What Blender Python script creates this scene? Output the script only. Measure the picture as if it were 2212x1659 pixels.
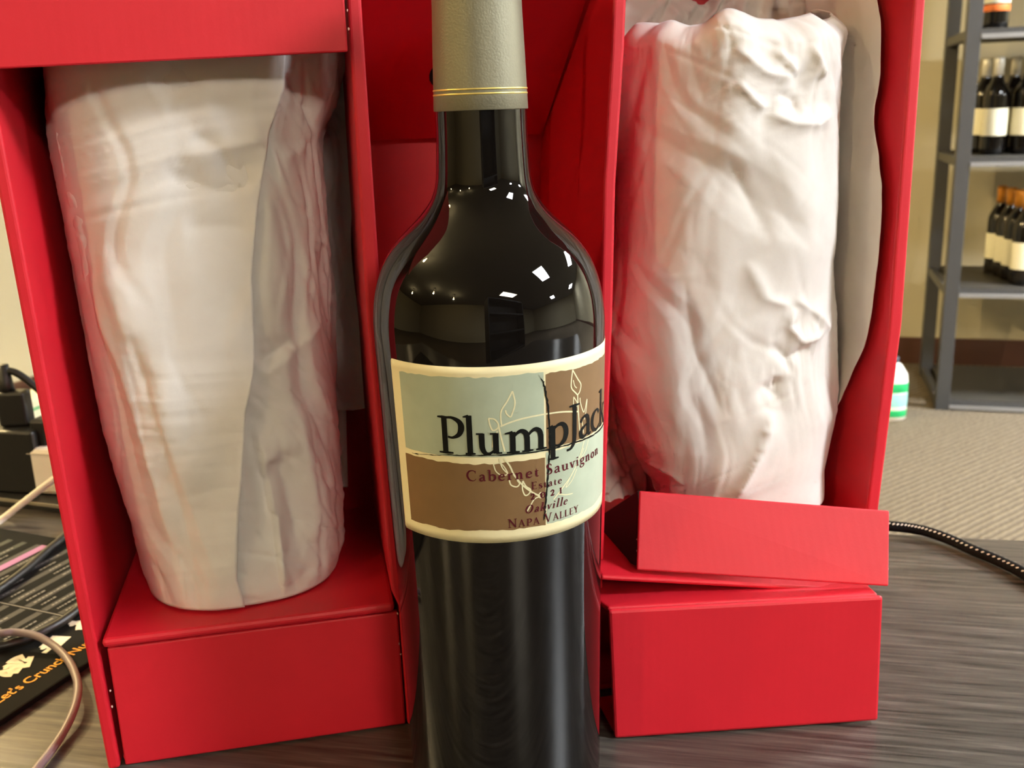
import bpy, bmesh, math, random
import numpy as np
from mathutils import Vector, Matrix

for o in list(bpy.data.objects):
    bpy.data.objects.remove(o, do_unlink=True)
scene = bpy.context.scene
COL = scene.collection
random.seed(7)

# ------------------------------------------------------------------ camera
PW, PH, FPX = 2212.0, 1659.0, 2150.0
PITCH, ROLL = math.radians(15.35), math.radians(1.95)
CAM = np.array([0.007, -0.333, 0.245])
FWD = np.array([0.0, math.cos(PITCH), -math.sin(PITCH)])
R0 = np.array([1.0, 0.0, 0.0]); U0 = np.cross(R0, FWD)
RGT = math.cos(ROLL) * R0 - math.sin(ROLL) * U0
UPV = math.cos(ROLL) * U0 + math.sin(ROLL) * R0
cam_d = bpy.data.cameras.new('camera')
cam_d.sensor_fit = 'HORIZONTAL'; cam_d.sensor_width = 36.0
cam_d.lens = FPX / PW * 36.0
cam_d.clip_start = 0.01; cam_d.clip_end = 60
cam_d.dof.use_dof = True; cam_d.dof.focus_distance = 0.315; cam_d.dof.aperture_fstop = 26
cam = bpy.data.objects.new('camera', cam_d); COL.objects.link(cam)
cam.matrix_world = Matrix(((RGT[0], UPV[0], -FWD[0], CAM[0]), (RGT[1], UPV[1], -FWD[1], CAM[1]),
                           (RGT[2], UPV[2], -FWD[2], CAM[2]), (0, 0, 0, 1)))
scene.camera = cam

# ------------------------------------------------------------------ view, world
scene.view_settings.view_transform = 'Standard'
scene.view_settings.look = 'None'
scene.view_settings.gamma = 1.0
scene.view_settings.use_curve_mapping = False
scene.view_settings.exposure = 0.0
scene.cycles.use_denoising = True
scene.cycles.caustics_reflective = False
scene.cycles.caustics_refractive = False
scene.cycles.sample_clamp_indirect = 6.0
scene.cycles.max_bounces = 5
scene.cycles.diffuse_bounces = 3
scene.cycles.glossy_bounces = 3
scene.cycles.transmission_bounces = 3
scene.cycles.use_adaptive_sampling = True
scene.cycles.adaptive_threshold = 0.14
scene.cycles.adaptive_min_samples = 12
world = bpy.data.worlds.new('world'); scene.world = world
world.use_nodes = True
world.node_tree.nodes['Background'].inputs[0].default_value = (0.9, 0.95, 1.0, 1)
world.node_tree.nodes['Background'].inputs[1].default_value = 0.3

# strengths of the shop's lamps and the added front fill (fluorescent panels: radiance; bulbs: watts)
K_FRONT_FILL, K_NEAR, K_RACK, K_FAR, K_WALLB, K_SHOPB = 66.0, 86.0, 190.0, 175.0, 55.0, 66.0
BULB_GLOW = 60.0
# ------------------------------------------------------------------ projection helpers (measure positions)
def ray(x, y):
    v = FWD + RGT * (x - PW / 2) / FPX - UPV * (y - PH / 2) / FPX
    return v / np.linalg.norm(v)
def at_z(x, y, z=0.0):
    r = ray(x, y); return CAM + r * (z - CAM[2]) / r[2]
def at_y(x, y, Y):
    r = ray(x, y); return CAM + r * (Y - CAM[1]) / r[1]
BOX_A = np.array([-0.153, 0.007, 0.0]); BOX_YAW = math.atan2(0.022, 0.112)
BT = np.array([math.cos(BOX_YAW), math.sin(BOX_YAW), 0.0]); BN = np.array([-BT[1], BT[0], 0.0])
def box_loc(p):
    d = np.asarray(p, float) - BOX_A; return (float(d @ BT), float(d @ BN), float(d[2]))
def at_n(x, y, n):          # pixel -> box-local point at depth n behind the box front
    r = ray(x, y); P = BOX_A + BN * n
    p = CAM + r * ((P - CAM) @ BN) / (r @ BN)
    return box_loc(p)

# ------------------------------------------------------------------ materials
MATS = {}
def new_mat(name):
    m = bpy.data.materials.new(name); m.use_nodes = True; MATS[name] = m
    nt = m.node_tree
    return m, nt, nt.nodes['Principled BSDF']
def N_(nt, typ, **kw):
    n = nt.nodes.new(typ)
    for k, v in kw.items(): setattr(n, k, v)
    return n
def srgb(r, g, b):
    f = lambda c: (c / 255 / 12.92) if c / 255 <= 0.04045 else ((c / 255 + 0.055) / 1.055) ** 2.4
    return (f(r), f(g), f(b), 1.0)
def plain(name, col, rough=0.5, metal=0.0, spec=0.5, noise=0.06, scale=60, coat=0.0, bump=0.0, bump_scale=200):
    m, nt, b = new_mat(name)
    tc = N_(nt, 'ShaderNodeTexCoord')
    nz = N_(nt, 'ShaderNodeTexNoise'); nz.inputs['Scale'].default_value = scale; nz.inputs['Detail'].default_value = 4
    nt.links.new(tc.outputs['Object'], nz.inputs['Vector'])
    mx = N_(nt, 'ShaderNodeMixRGB', blend_type='MIX')
    mx.inputs[1].default_value = tuple(c * (1 - noise) for c in col[:3]) + (1,)
    mx.inputs[2].default_value = tuple(min(1, c * (1 + noise)) for c in col[:3]) + (1,)
    nt.links.new(nz.outputs['Fac'], mx.inputs[0]); nt.links.new(mx.outputs[0], b.inputs['Base Color'])
    b.inputs['Roughness'].default_value = rough; b.inputs['Metallic'].default_value = metal
    b.inputs['Specular IOR Level'].default_value = spec; b.inputs['Coat Weight'].default_value = coat
    if bump:
        n2 = N_(nt, 'ShaderNodeTexNoise'); n2.inputs['Scale'].default_value = bump_scale; n2.inputs['Detail'].default_value = 3
        nt.links.new(tc.outputs['Object'], n2.inputs['Vector'])
        bp = N_(nt, 'ShaderNodeBump'); bp.inputs['Strength'].default_value = bump; bp.inputs['Distance'].default_value = 0.001
        nt.links.new(n2.outputs['Fac'], bp.inputs['Height']); nt.links.new(bp.outputs[0], b.inputs['Normal'])
    return m
def emit(name, col, strength):
    m = bpy.data.materials.new(name); m.use_nodes = True; nt = m.node_tree
    nt.nodes.remove(nt.nodes['Principled BSDF'])
    e = nt.nodes.new('ShaderNodeEmission'); e.inputs[0].default_value = col; e.inputs[1].default_value = strength
    nt.links.new(e.outputs[0], nt.nodes['Material Output'].inputs[0]); return m

def red_board():
    m, nt, b = new_mat('red_cardboard')
    tc = N_(nt, 'ShaderNodeTexCoord')
    nz = N_(nt, 'ShaderNodeTexNoise'); nz.inputs['Scale'].default_value = 22; nz.inputs['Detail'].default_value = 5
    nt.links.new(tc.outputs['Object'], nz.inputs['Vector'])
    cr = N_(nt, 'ShaderNodeValToRGB')
    cr.color_ramp.elements[0].position = 0.3; cr.color_ramp.elements[0].color = srgb(206, 24, 42)
    cr.color_ramp.elements[1].position = 0.7; cr.color_ramp.elements[1].color = srgb(214, 28, 46)
    nt.links.new(nz.outputs['Fac'], cr.inputs[0]); nt.links.new(cr.outputs[0], b.inputs['Base Color'])
    b.inputs['Roughness'].default_value = 0.52; b.inputs['Specular IOR Level'].default_value = 0.5
    wv = N_(nt, 'ShaderNodeTexWave', wave_type='BANDS', bands_direction='X')
    wv.inputs['Scale'].default_value = 88; wv.inputs['Distortion'].default_value = 0.6; wv.inputs['Detail'].default_value = 1
    nt.links.new(tc.outputs['Object'], wv.inputs['Vector'])
    fn = N_(nt, 'ShaderNodeTexNoise'); fn.inputs['Scale'].default_value = 900
    nt.links.new(tc.outputs['Object'], fn.inputs['Vector'])
    b1 = N_(nt, 'ShaderNodeBump'); b1.inputs['Strength'].default_value = 0.022; b1.inputs['Distance'].default_value = 0.0006
    b2 = N_(nt, 'ShaderNodeBump'); b2.inputs['Strength'].default_value = 0.06; b2.inputs['Distance'].default_value = 0.0003
    nt.links.new(wv.outputs['Fac'], b1.inputs['Height']); nt.links.new(fn.outputs['Fac'], b2.inputs['Height'])
    nt.links.new(b1.outputs[0], b2.inputs['Normal']); nt.links.new(b2.outputs[0], b.inputs['Normal'])
    return m
def tissue_mat():
    m, nt, b = new_mat('tissue_paper')
    tc = N_(nt, 'ShaderNodeTexCoord')
    nz = N_(nt, 'ShaderNodeTexNoise'); nz.inputs['Scale'].default_value = 120; nz.inputs['Detail'].default_value = 6
    nt.links.new(tc.outputs['Object'], nz.inputs['Vector'])
    cr = N_(nt, 'ShaderNodeValToRGB')
    cr.color_ramp.elements[0].color = srgb(236, 229, 224); cr.color_ramp.elements[1].color = srgb(246, 241, 237)
    nt.links.new(nz.outputs['Fac'], cr.inputs[0]); nt.links.new(cr.outputs[0], b.inputs['Base Color'])
    b.inputs['Roughness'].default_value = 0.5; b.inputs['Specular IOR Level'].default_value = 0.25
    n2 = N_(nt, 'ShaderNodeTexNoise'); n2.inputs['Scale'].default_value = 160; n2.inputs['Detail'].default_value = 5
    nt.links.new(tc.outputs['Object'], n2.inputs['Vector'])
    bp = N_(nt, 'ShaderNodeBump'); bp.inputs['Strength'].default_value = 0.12; bp.inputs['Distance'].default_value = 0.0008
    nt.links.new(n2.outputs['Fac'], bp.inputs['Height']); nt.links.new(bp.outputs[0], b.inputs['Normal'])
    tr = N_(nt, 'ShaderNodeBsdfTranslucent'); tr.inputs[0].default_value = srgb(240, 230, 224)
    nt.links.new(bp.outputs[0], tr.inputs['Normal'])
    mx = N_(nt, 'ShaderNodeMixShader'); mx.inputs[0].default_value = 0.16
    nt.links.new(b.outputs[0], mx.inputs[1]); nt.links.new(tr.outputs[0], mx.inputs[2])
    nt.links.new(mx.outputs[0], nt.nodes['Material Output'].inputs[0])
    return m
def desk_mat():
    m, nt, b = new_mat('desk_laminate')
    tc = N_(nt, 'ShaderNodeTexCoord')
    mp = N_(nt, 'ShaderNodeMapping'); mp.inputs['Scale'].default_value = (11, 210, 30)
    nt.links.new(tc.outputs['Object'], mp.inputs['Vector'])
    n1 = N_(nt, 'ShaderNodeTexNoise'); n1.inputs['Scale'].default_value = 1.6; n1.inputs['Detail'].default_value = 8; n1.inputs['Roughness'].default_value = 0.62
    n1.inputs['Distortion'].default_value = 0.4
    nt.links.new(mp.outputs[0], n1.inputs['Vector'])
    cr = N_(nt, 'ShaderNodeValToRGB'); e = cr.color_ramp.elements
    e[0].position = 0.30; e[0].color = srgb(34, 30, 28)
    e[1].position = 0.72; e[1].color = srgb(112, 105, 98)
    e2 = cr.color_ramp.elements.new(0.46); e2.color = srgb(68, 63, 58)
    e3 = cr.color_ramp.elements.new(0.58); e3.color = srgb(86, 80, 74)
    nt.links.new(n1.outputs['Fac'], cr.inputs[0])
    mp2 = N_(nt, 'ShaderNodeMapping'); mp2.inputs['Scale'].default_value = (3, 14, 10)
    nt.links.new(tc.outputs['Object'], mp2.inputs['Vector'])
    n3 = N_(nt, 'ShaderNodeTexNoise'); n3.inputs['Scale'].default_value = 1.5; n3.inputs['Detail'].default_value = 4
    nt.links.new(mp2.outputs[0], n3.inputs['Vector'])
    mr = N_(nt, 'ShaderNodeMapRange'); mr.inputs['To Min'].default_value = 0.72; mr.inputs['To Max'].default_value = 1.2
    nt.links.new(n3.outputs['Fac'], mr.inputs['Value'])
    mx = N_(nt, 'ShaderNodeMixRGB', blend_type='MULTIPLY'); mx.inputs[0].default_value = 1
    nt.links.new(cr.outputs[0], mx.inputs[1]); nt.links.new(mr.outputs[0], mx.inputs[2])
    nt.links.new(mx.outputs[0], b.inputs['Base Color'])
    b.inputs['Roughness'].default_value = 0.3
    bp = N_(nt, 'ShaderNodeBump'); bp.inputs['Strength'].default_value = 0.1; bp.inputs['Distance'].default_value = 0.0006
    nt.links.new(n1.outputs['Fac'], bp.inputs['Height']); nt.links.new(bp.outputs[0], b.inputs['Normal'])
    return m
def carpet_mat():
    m, nt, b = new_mat('carpet')
    tc = N_(nt, 'ShaderNodeTexCoord')
    mp = N_(nt, 'ShaderNodeMapping'); mp.inputs['Rotation'].default_value = (0, 0, math.radians(38))
    nt.links.new(tc.outputs['Object'], mp.inputs['Vector'])
    w1 = N_(nt, 'ShaderNodeTexWave'); w1.inputs['Scale'].default_value = 16; w1.inputs['Distortion'].default_value = 2.5; w1.inputs['Detail'].default_value = 3
    w1.inputs['Detail Scale'].default_value = 3
    nt.links.new(mp.outputs[0], w1.inputs['Vector'])
    n1 = N_(nt, 'ShaderNodeTexNoise'); n1.inputs['Scale'].default_value = 160
    nt.links.new(tc.outputs['Object'], n1.inputs['Vector'])
    ad = N_(nt, 'ShaderNodeMath', operation='ADD'); nt.links.new(w1.outputs['Fac'], ad.inputs[0]); nt.links.new(n1.outputs['Fac'], ad.inputs[1])
    cr = N_(nt, 'ShaderNodeValToRGB')
    cr.color_ramp.elements[0].position = 0.35; cr.color_ramp.elements[0].color = srgb(82, 71, 56)
    cr.color_ramp.elements[1].position = 1.0; cr.color_ramp.elements[1].color = srgb(118, 105, 84)
    dv = N_(nt, 'ShaderNodeMath', operation='MULTIPLY'); dv.inputs[1].default_value = 0.62
    nt.links.new(ad.outputs[0], dv.inputs[0]); nt.links.new(dv.outputs[0], cr.inputs[0])
    nt.links.new(cr.outputs[0], b.inputs['Base Color']); b.inputs['Roughness'].default_value = 0.95
    bp = N_(nt, 'ShaderNodeBump'); bp.inputs['Strength'].default_value = 0.5; bp.inputs['Distance'].default_value = 0.006
    nt.links.new(ad.outputs[0], bp.inputs['Height']); nt.links.new(bp.outputs[0], b.inputs['Normal'])
    return m
M_RED = red_board(); M_TIS = tissue_mat(); M_DESK = desk_mat(); M_CARPET = carpet_mat()
M_KRAFT = plain('torn_kraft', srgb(214, 170, 140), 0.8)
M_WING_SHADE = plain('shaded_wing_board', srgb(44, 16, 12), 0.8)  # near-black colour paints the shade on the wing behind the lip
M_NIB = plain('torn_paper_nib', srgb(226, 180, 172), 0.8)
M_HOLE = plain('hole_dark', (0.004, 0.002, 0.002, 1), 0.9)
M_GLASS = plain('dark_bottle_glass', (0.0045, 0.0035, 0.003, 1), 0.025, spec=0.5, noise=0.02)
MATS['dark_bottle_glass'].node_tree.nodes['Principled BSDF'].inputs['Coat Roughness'].default_value = 0.02
M_CAPS = plain('capsule_foil', srgb(132, 128, 108), 0.48, metal=0.6, noise=0.05, scale=900, bump=0.1, bump_scale=1500)
M_GOLD = plain('gold_foil_line', srgb(226, 204, 120), 0.35, metal=0.6)
M_LABEL = plain('label_cream', srgb(222, 212, 170), 0.6, noise=0.03, scale=300)
M_SAGE = plain('label_sage_print', srgb(162, 172, 150), 0.55, noise=0.13, scale=130)
M_BROWN = plain('label_brown_print', srgb(118, 90, 56), 0.55, noise=0.13, scale=130)
M_WREATH = plain('label_wreath_print', srgb(212, 206, 166), 0.55, noise=0.1, scale=800)
M_INK = plain('label_black_ink', srgb(14, 15, 12), 0.6, spec=0.15)
M_MAROON = plain('label_maroon_ink', srgb(78, 20, 30), 0.6, spec=0.15)
M_WALL = plain('wall_paint', srgb(190, 181, 152), 0.85, noise=0.02, scale=3)
M_CEIL = plain('ceiling_tile', srgb(136, 136, 132), 0.9, noise=0.03, scale=40)
M_BASE = plain('baseboard_brown', srgb(76, 46, 34), 0.5)
M_STEEL = plain('shelf_steel', srgb(66, 66, 67), 0.45, metal=0.2, noise=0.05)
M_BOARD = plain('shelf_board_dark', srgb(46, 43, 38), 0.55, noise=0.1)
M_LIP = plain('shelf_lip_bright', srgb(150, 150, 152), 0.35, metal=0.5)
M_BLK = plain('black_plastic', srgb(24, 23, 22), 0.45)
M_WHT = plain('white_plastic', srgb(232, 226, 212), 0.4)
M_GREYC = plain('grey_cable_rubber', srgb(116, 102, 102), 0.5)

# ------------------------------------------------------------------ mesh helpers
def link(name, mesh, mat, parent=None, smooth=False):
    o = bpy.data.objects.new(name, mesh); COL.objects.link(o)
    if mat is not None: mesh.materials.append(mat)
    if parent is not None: o.parent = parent
    if smooth:
        for p in mesh.polygons: p.use_smooth = True
    return o
def mesh_from(name, verts, faces):
    me = bpy.data.meshes.new(name); me.from_pydata([tuple(map(float, v)) for v in verts], [], faces); me.update(); return me
def fix_normals(me):
    bm = bmesh.new(); bm.from_mesh(me); bmesh.ops.recalc_face_normals(bm, faces=bm.faces); bm.to_mesh(me); bm.free()
def bevel(o, w, seg=2):
    md = o.modifiers.new('bevel', 'BEVEL'); md.width = w; md.segments = seg; md.limit_method = 'ANGLE'; md.angle_limit = math.radians(35)
def hexa(name, a, b, mat, parent=None, bev=0.0008):   # a: 4 pts of one face, b: 4 matching pts of the opposite face
    me = mesh_from(name, list(a) + list(b), [(0, 1, 2, 3), (7, 6, 5, 4), (0, 4, 5, 1), (1, 5, 6, 2), (2, 6, 7, 3), (3, 7, 4, 0)])
    fix_normals(me)
    o = link(name, me, mat, parent)
    if bev: bevel(o, bev)
    return o
def cube(name, x0, x1, y0, y1, z0, z1, mat, parent=None, bev=0.0008):
    return hexa(name, [(x0, y0, z0), (x1, y0, z0), (x1, y0, z1), (x0, y0, z1)], [(x0, y1, z0), (x1, y1, z0), (x1, y1, z1), (x0, y1, z1)], mat, parent, bev)
def lathe(name, prof, mat, parent=None, seg=96, cap=True):
    v, f = [], []
    n = len(prof)
    for r, z in prof:
        for i in range(seg):
            a = 2 * math.pi * i / seg; v.append((r * math.sin(a), -r * math.cos(a), z))
    for j in range(n - 1):
        for i in range(seg):
            k = (i + 1) % seg
            f.append((j * seg + i, j * seg + k, (j + 1) * seg + k, (j + 1) * seg + i))
    if cap:
        f.append(tuple(reversed(range(seg)))); f.append(tuple((n - 1) * seg + i for i in range(seg)))
    me = mesh_from(name, v, f)
    return link(name, me, mat, parent, True)
def smooth_path(pts, n=8):
    pts = [np.array(p, float) for p in pts]
    P = [2 * pts[0] - pts[1]] + pts + [2 * pts[-1] - pts[-2]]
    out = []
    for i in range(1, len(P) - 2):
        for k in range(n):
            t = k / n
            out.append(0.5 * ((2 * P[i]) + (-P[i - 1] + P[i + 1]) * t + (2 * P[i - 1] - 5 * P[i] + 4 * P[i + 1] - P[i + 2]) * t * t + (-P[i - 1] + 3 * P[i] - 3 * P[i + 1] + P[i + 2]) * t ** 3))
    out.append(pts[-1]); return out
def tube(name, pts, r, mat, parent=None, seg=12, n=8, sm=True):
    P = smooth_path(pts, n) if sm else [np.array(p, float) for p in pts]
    v, f = [], []
    prev = None
    for i, p in enumerate(P):
        d = P[min(i + 1, len(P) - 1)] - P[max(i - 1, 0)]; d /= np.linalg.norm(d) + 1e-12
        u = np.array([0, 0, 1.0]) if prev is None else prev
        if abs(u @ d) > 0.95: u = np.array([1.0, 0, 0])
        u = u - d * (u @ d); u /= np.linalg.norm(u); prev = u; w = np.cross(d, u)
        for k in range(seg):
            a = 2 * math.pi * k / seg; v.append(p + r * (math.cos(a) * u + math.sin(a) * w))
    for i in range(len(P) - 1):
        for k in range(seg):
            q = (k + 1) % seg; f.append((i * seg + k, i * seg + q, (i + 1) * seg + q, (i + 1) * seg + k))
    f.append(tuple(reversed(range(seg)))); f.append(tuple((len(P) - 1) * seg + k for k in range(seg)))
    me = mesh_from(name, v, f); fix_normals(me)
    return link(name, me, mat, parent, True)
def empty(name, loc=(0, 0, 0), rz=0.0):
    o = bpy.data.objects.new(name, None); COL.objects.link(o); o.location = tuple(map(float, loc)); o.rotation_euler = (0, 0, rz)
    o.empty_display_size = 0.05; return o
def tag(o, label, cat, group=None):
    o['label'] = label; o['category'] = cat
    if group: o['group'] = group
    return o
def struct(o, label=None):
    o['kind'] = 'structure'
    if label: o['label'] = label
    return o

# ------------------------------------------------------------------ the room (axes turned 16 degrees from the camera's heading)
RY = math.radians(-16.0)
E1 = np.array([math.cos(RY), math.sin(RY), 0]); E2 = np.array([-math.sin(RY), math.cos(RY), 0])
def rm(a, b, z): return tuple(E1 * a + E2 * b + np.array([0, 0, z]))
A0, A1, B0, B1, FZ, CZ = -2.61, 10.5, -6.0, 3.71, -0.75, 1.95
A2, B2 = -8.0, 0.6      # the shop floor opens to the left in front of the cream wall
def room_slab(name, a0, a1, b0, b1, z0, z1, mat):
    o = cube(name, a0, a1, b0, b1, z0, z1, mat, None, 0)
    o.rotation_euler = (0, 0, RY); return struct(o)
room_slab('floor', A2, A1, B0, B1, FZ - 0.05, FZ, M_CARPET)['label'] = 'tan woven carpet floor'
room_slab('ceiling', A2, A1, B0, B1, CZ, CZ + 0.05, M_CEIL)
room_slab('wall_back', A0 - 0.1, A1, B1, B1 + 0.1, FZ, CZ, M_WALL)['label'] = 'khaki painted wall behind the bottle rack'
room_slab('wall_left', A0 - 0.1, A0, B2, B1, FZ, CZ, M_WALL)['label'] = 'cream wall in warm light at the left'
room_slab('wall_right', A1, A1 + 0.1, B0, B1, FZ, CZ, M_WALL)
room_slab('wall_front', A2 - 0.1, A1 + 0.1, B0 - 0.1, B0, FZ, CZ, M_WALL)
room_slab('wall_outer_left', A2 - 0.1, A2, B0, B2 + 0.1, FZ, CZ, M_WALL)
room_slab('wall_side', A2, A0 - 0.1, B2, B2 + 0.1, FZ, CZ, M_WALL)
room_slab('baseboard_back', A0 + 0.015, A1, B1 - 0.015, B1, FZ, FZ + 0.10, M_BASE)
room_slab('baseboard_left', A0, A0 + 0.015, B2, B1, FZ, FZ + 0.10, M_BASE)

# ceiling fixtures
M_FRAME = plain('troffer_frame', srgb(220, 220, 218), 0.5)
def troffer(x, y, label, L, tint=(0.93, 0.97, 1.0, 1)):
    M_DIFF = emit('fluorescent_diffuser', tint, L)
    t = empty('ceiling_light', (x, y, CZ), RY)
    for (x0, x1, y0, y1) in ((-.62, .62, .30, .33), (-.62, .62, -.33, -.30), (-.62, -.59, -.30, .30), (.59, .62, -.30, .30)):
        cube('frame_rail', x0, x1, y0, y1, -0.02, 0, M_FRAME, t, 0)
    cube('diffuser', -.59, .59, -.30, .30, -0.012, -0.002, M_DIFF, t, 0)
    tag(t, label, 'ceiling light', 'fluorescent ceiling lights')
troffer(1.5, -3.7, 'added warm-white fill panel on the ceiling behind the camera to the right', K_FRONT_FILL, (1.0, 0.90, 0.72, 1))  # added fill, no lamp known here; stands in for broad light from the shop
troffer(2.45, -1.0, 'white fluorescent ceiling panel nearest the desk, reflected large in the bottle shoulder', K_NEAR)
troffer(3.2, 1.55, 'white fluorescent ceiling panel nearest the bottle rack', K_RACK)
troffer(7.3, 0.6, 'white fluorescent ceiling panel far to the right of the rack', K_FAR)
troffer(7.0, -2.8, 'white fluorescent ceiling panel far behind the desk', K_FAR)
M_BULB = emit('warm_bulb_glow', (1.0, 0.72, 0.36, 1), BULB_GLOW)
M_SOCK = plain('bulb_socket', srgb(60, 56, 50), 0.5)
def bulb(x, y, label, watts):
    t = empty('pendant_bulb', (x, y, 1.70))
    prof = [(0.004, -0.055), (0.02, -0.05), (0.032, -0.035), (0.036, -0.015), (0.031, 0.008), (0.02, 0.03), (0.015, 0.045)]
    lathe('glass_globe', prof, M_BULB, t, 24)
    lathe('socket', [(0.016, 0.045), (0.018, 0.05), (0.018, 0.095), (0.006, 0.10)], M_SOCK, t, 20)
    tube('cord', [(0, 0, 0.10), (0, 0, 0.17), (0, 0, 0.25)], 0.003, M_SOCK, t, 8, 2)
    tag(t, label, 'light bulb', 'warm hanging bulbs')
    ld = bpy.data.lights.new('bulb_light', 'POINT'); ld.energy = watts; ld.color = (1.0, 0.76, 0.38); ld.shadow_soft_size = 0.04
    l = bpy.data.objects.new('bulb_light', ld); COL.objects.link(l); l.parent = t; l.location = (0, 0, -0.10)
bulb(-1.92, 0.39, 'warm hanging bulb nearest the cream wall', K_WALLB)
bulb(-1.50, 1.18, 'warm hanging bulb farthest from the camera', K_WALLB)
bulb(-1.60, 0.11, 'warm hanging bulb between the other two and the desk', K_WALLB)
bulb(-1.98, 2.0, 'added warm bulb brightening the cream wall beyond the box', 230.0)  # extra bulb added only to brighten the cream wall
bulb(-3.0, -1.9, 'warm hanging bulb out over the shop floor to the left', K_SHOPB)
bulb(-2.2, -3.2, 'warm hanging bulb farthest behind the camera', K_SHOPB)
bulb(-5.0, -0.6, 'warm hanging bulb farthest to the left', K_SHOPB)

# added stand-in for the photographer behind the camera (seen only as the dark upright shape mirrored in the bottle)
M_STANDIN = plain('stand_in_black', srgb(22, 21, 20), 0.5)
cb = empty('photographer_stand_in', (0.62, -1.95, FZ), math.radians(-18))
for x0, x1 in ((-.70, -.67), (.67, .70)): cube('side_panel', x0, x1, -.20, .20, 0, 1.60, M_STANDIN, cb, 0.002)
cube('back_panel', -.67, .67, -.20, -.185, 0, 1.60, M_STANDIN, cb, 0)
for z_ in (0.05, 0.44, 0.82, 1.20, 1.57): cube('stand_in_shelf', -.67, .67, -.185, .195, z_, z_ + .03, M_STANDIN, cb, 0.002)
tag(cb, 'dark upright stand-in for the photographer, added behind the camera, mirrored in the middle of the bottle', 'cabinet')

# ------------------------------------------------------------------ desk
DY = math.radians(-12.0)
desk = empty('desk', (0.223, 0.203, -0.75), DY)     # origin below the back edge
cube('desk_top', -1.0, 0.75, -0.85, 0.0, 0.72, 0.75, M_DESK, desk, 0.002)
for lx in (-0.95, 0.70):
    for ly in (-0.80, -0.05):
        cube('leg', lx - .025, lx + .025, ly - .025, ly + .025, 0, 0.72, M_BLK, desk, 0.002)
cube('apron', -0.92, 0.67, -0.07, -0.05, 0.62, 0.72, M_BLK, desk, 0.001)
tag(desk, 'grey-brown wood grain desk under the red box and bottle', 'desk')

# ------------------------------------------------------------------ red three-compartment gift box
box = empty('gift_box', BOX_A, BOX_YAW)
tag(box, 'red corrugated three-compartment gift box standing open on the desk', 'box')
HB, DB = 0.36, 0.105
def wall(name, rows, n0, n1, mat=M_RED, bev=0.0012):   # rows: (z, s_in, s_out)
    v, f = [], []
    for z, a, b in rows:
        v += [(a, n0, z), (b, n0, z), (b, n1, z), (a, n1, z)]
    k = len(rows)
    for j in range(k - 1):
        for i in range(4):
            q = (i + 1) % 4; f.append((4 * j + i, 4 * j + q, 4 * j + 4 + q, 4 * j + 4 + i))
    f += [(3, 2, 1, 0), tuple(4 * (k - 1) + i for i in range(4))]
    me = mesh_from(name, v, f); fix_normals(me); o = link(name, me, mat, box); bevel(o, bev, 3); return o
wall('side_panel', [(0.0, -0.0042, 0.0003), (0.18, -0.0082, -0.0037), (HB, -0.0122, -0.0077)], 0, DB)
wall('divider', [(0.0, 0.1140, 0.1188), (0.055, 0.1136, 0.1184), (0.062, 0.1112, 0.1164), (0.17, 0.1093, 0.1150), (0.274, 0.1104, 0.1153), (HB, 0.1110, 0.1158)], 0, DB)
wall('divider', [(0.0, 0.1925, 0.1970), (0.087, 0.1955, 0.2002), (0.164, 0.1990, 0.2038), (0.217, 0.2006, 0.2054), (0.266, 0.2040, 0.2090), (HB, 0.2085, 0.2135)], 0, DB)
wall('side_panel', [(0.0, 0.3145, 0.3200), (0.05, 0.3170, 0.3228), (0.155, 0.3231, 0.3290), (0.28, 0.3240, 0.3290), (HB, 0.3245, 0.3295)], 0, DB)
cube('back_panel', -0.010, 0.328, DB, DB + 0.003, 0.001, HB, M_RED, box)
cube('bottom_panel', 0.001, 0.314, 0.004, DB, 0.0005, 0.0030, M_RED, box)
cube('top_panel', -0.012, 0.329, 0.0, DB, HB, HB + 0.003, M_RED, box)
# left compartment
cube('shelf_panel', 0.0012, 0.1118, -0.0018, DB, 0.0535, 0.0572, M_RED, box, 0.0014)
cube('lower_front_panel', 0.0022, 0.1132, 0.0004, 0.0032, 0.0006, 0.0522, M_RED, box, 0.0007)
fl = hexa('upper_front_flap', [(-0.016, -0.0065, 0.2628), (0.1092, -0.0065, 0.2660), (0.1098, -0.0045, HB), (-0.016, -0.0045, HB)],
          [(-0.016, -0.0038, 0.2628), (0.1092, -0.0038, 0.2660), (0.1098, -0.0018, HB), (-0.016, -0.0018, HB)], M_RED, box, 0.0006)
# middle compartment
cube('shelf_panel', 0.1192, 0.1925, 0.0035, DB, 0.0535, 0.0572, M_RED, box, 0.001)
cube('lower_front_panel', 0.1195, 0.1915, 0.0045, 0.0072, 0.0006, 0.0522, M_RED, box, 0.0007)
sl0, sl1 = (0.1000, 0.2340), (0.0, 0.3067)
hexa('sloping_panel', [(0.1166, sl0[0], sl0[1]), (0.2012, sl0[0], sl0[1]), (0.2040, sl1[0], sl1[1]), (0.1160, sl1[0], sl1[1])],
     [(0.1166, sl0[0], sl0[1] + .004), (0.2012, sl0[0], sl0[1] + .004), (0.2040, sl1[0], sl1[1] + .004), (0.1160, sl1[0], sl1[1] + .004)], M_RED, box, 0.0004)
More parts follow.
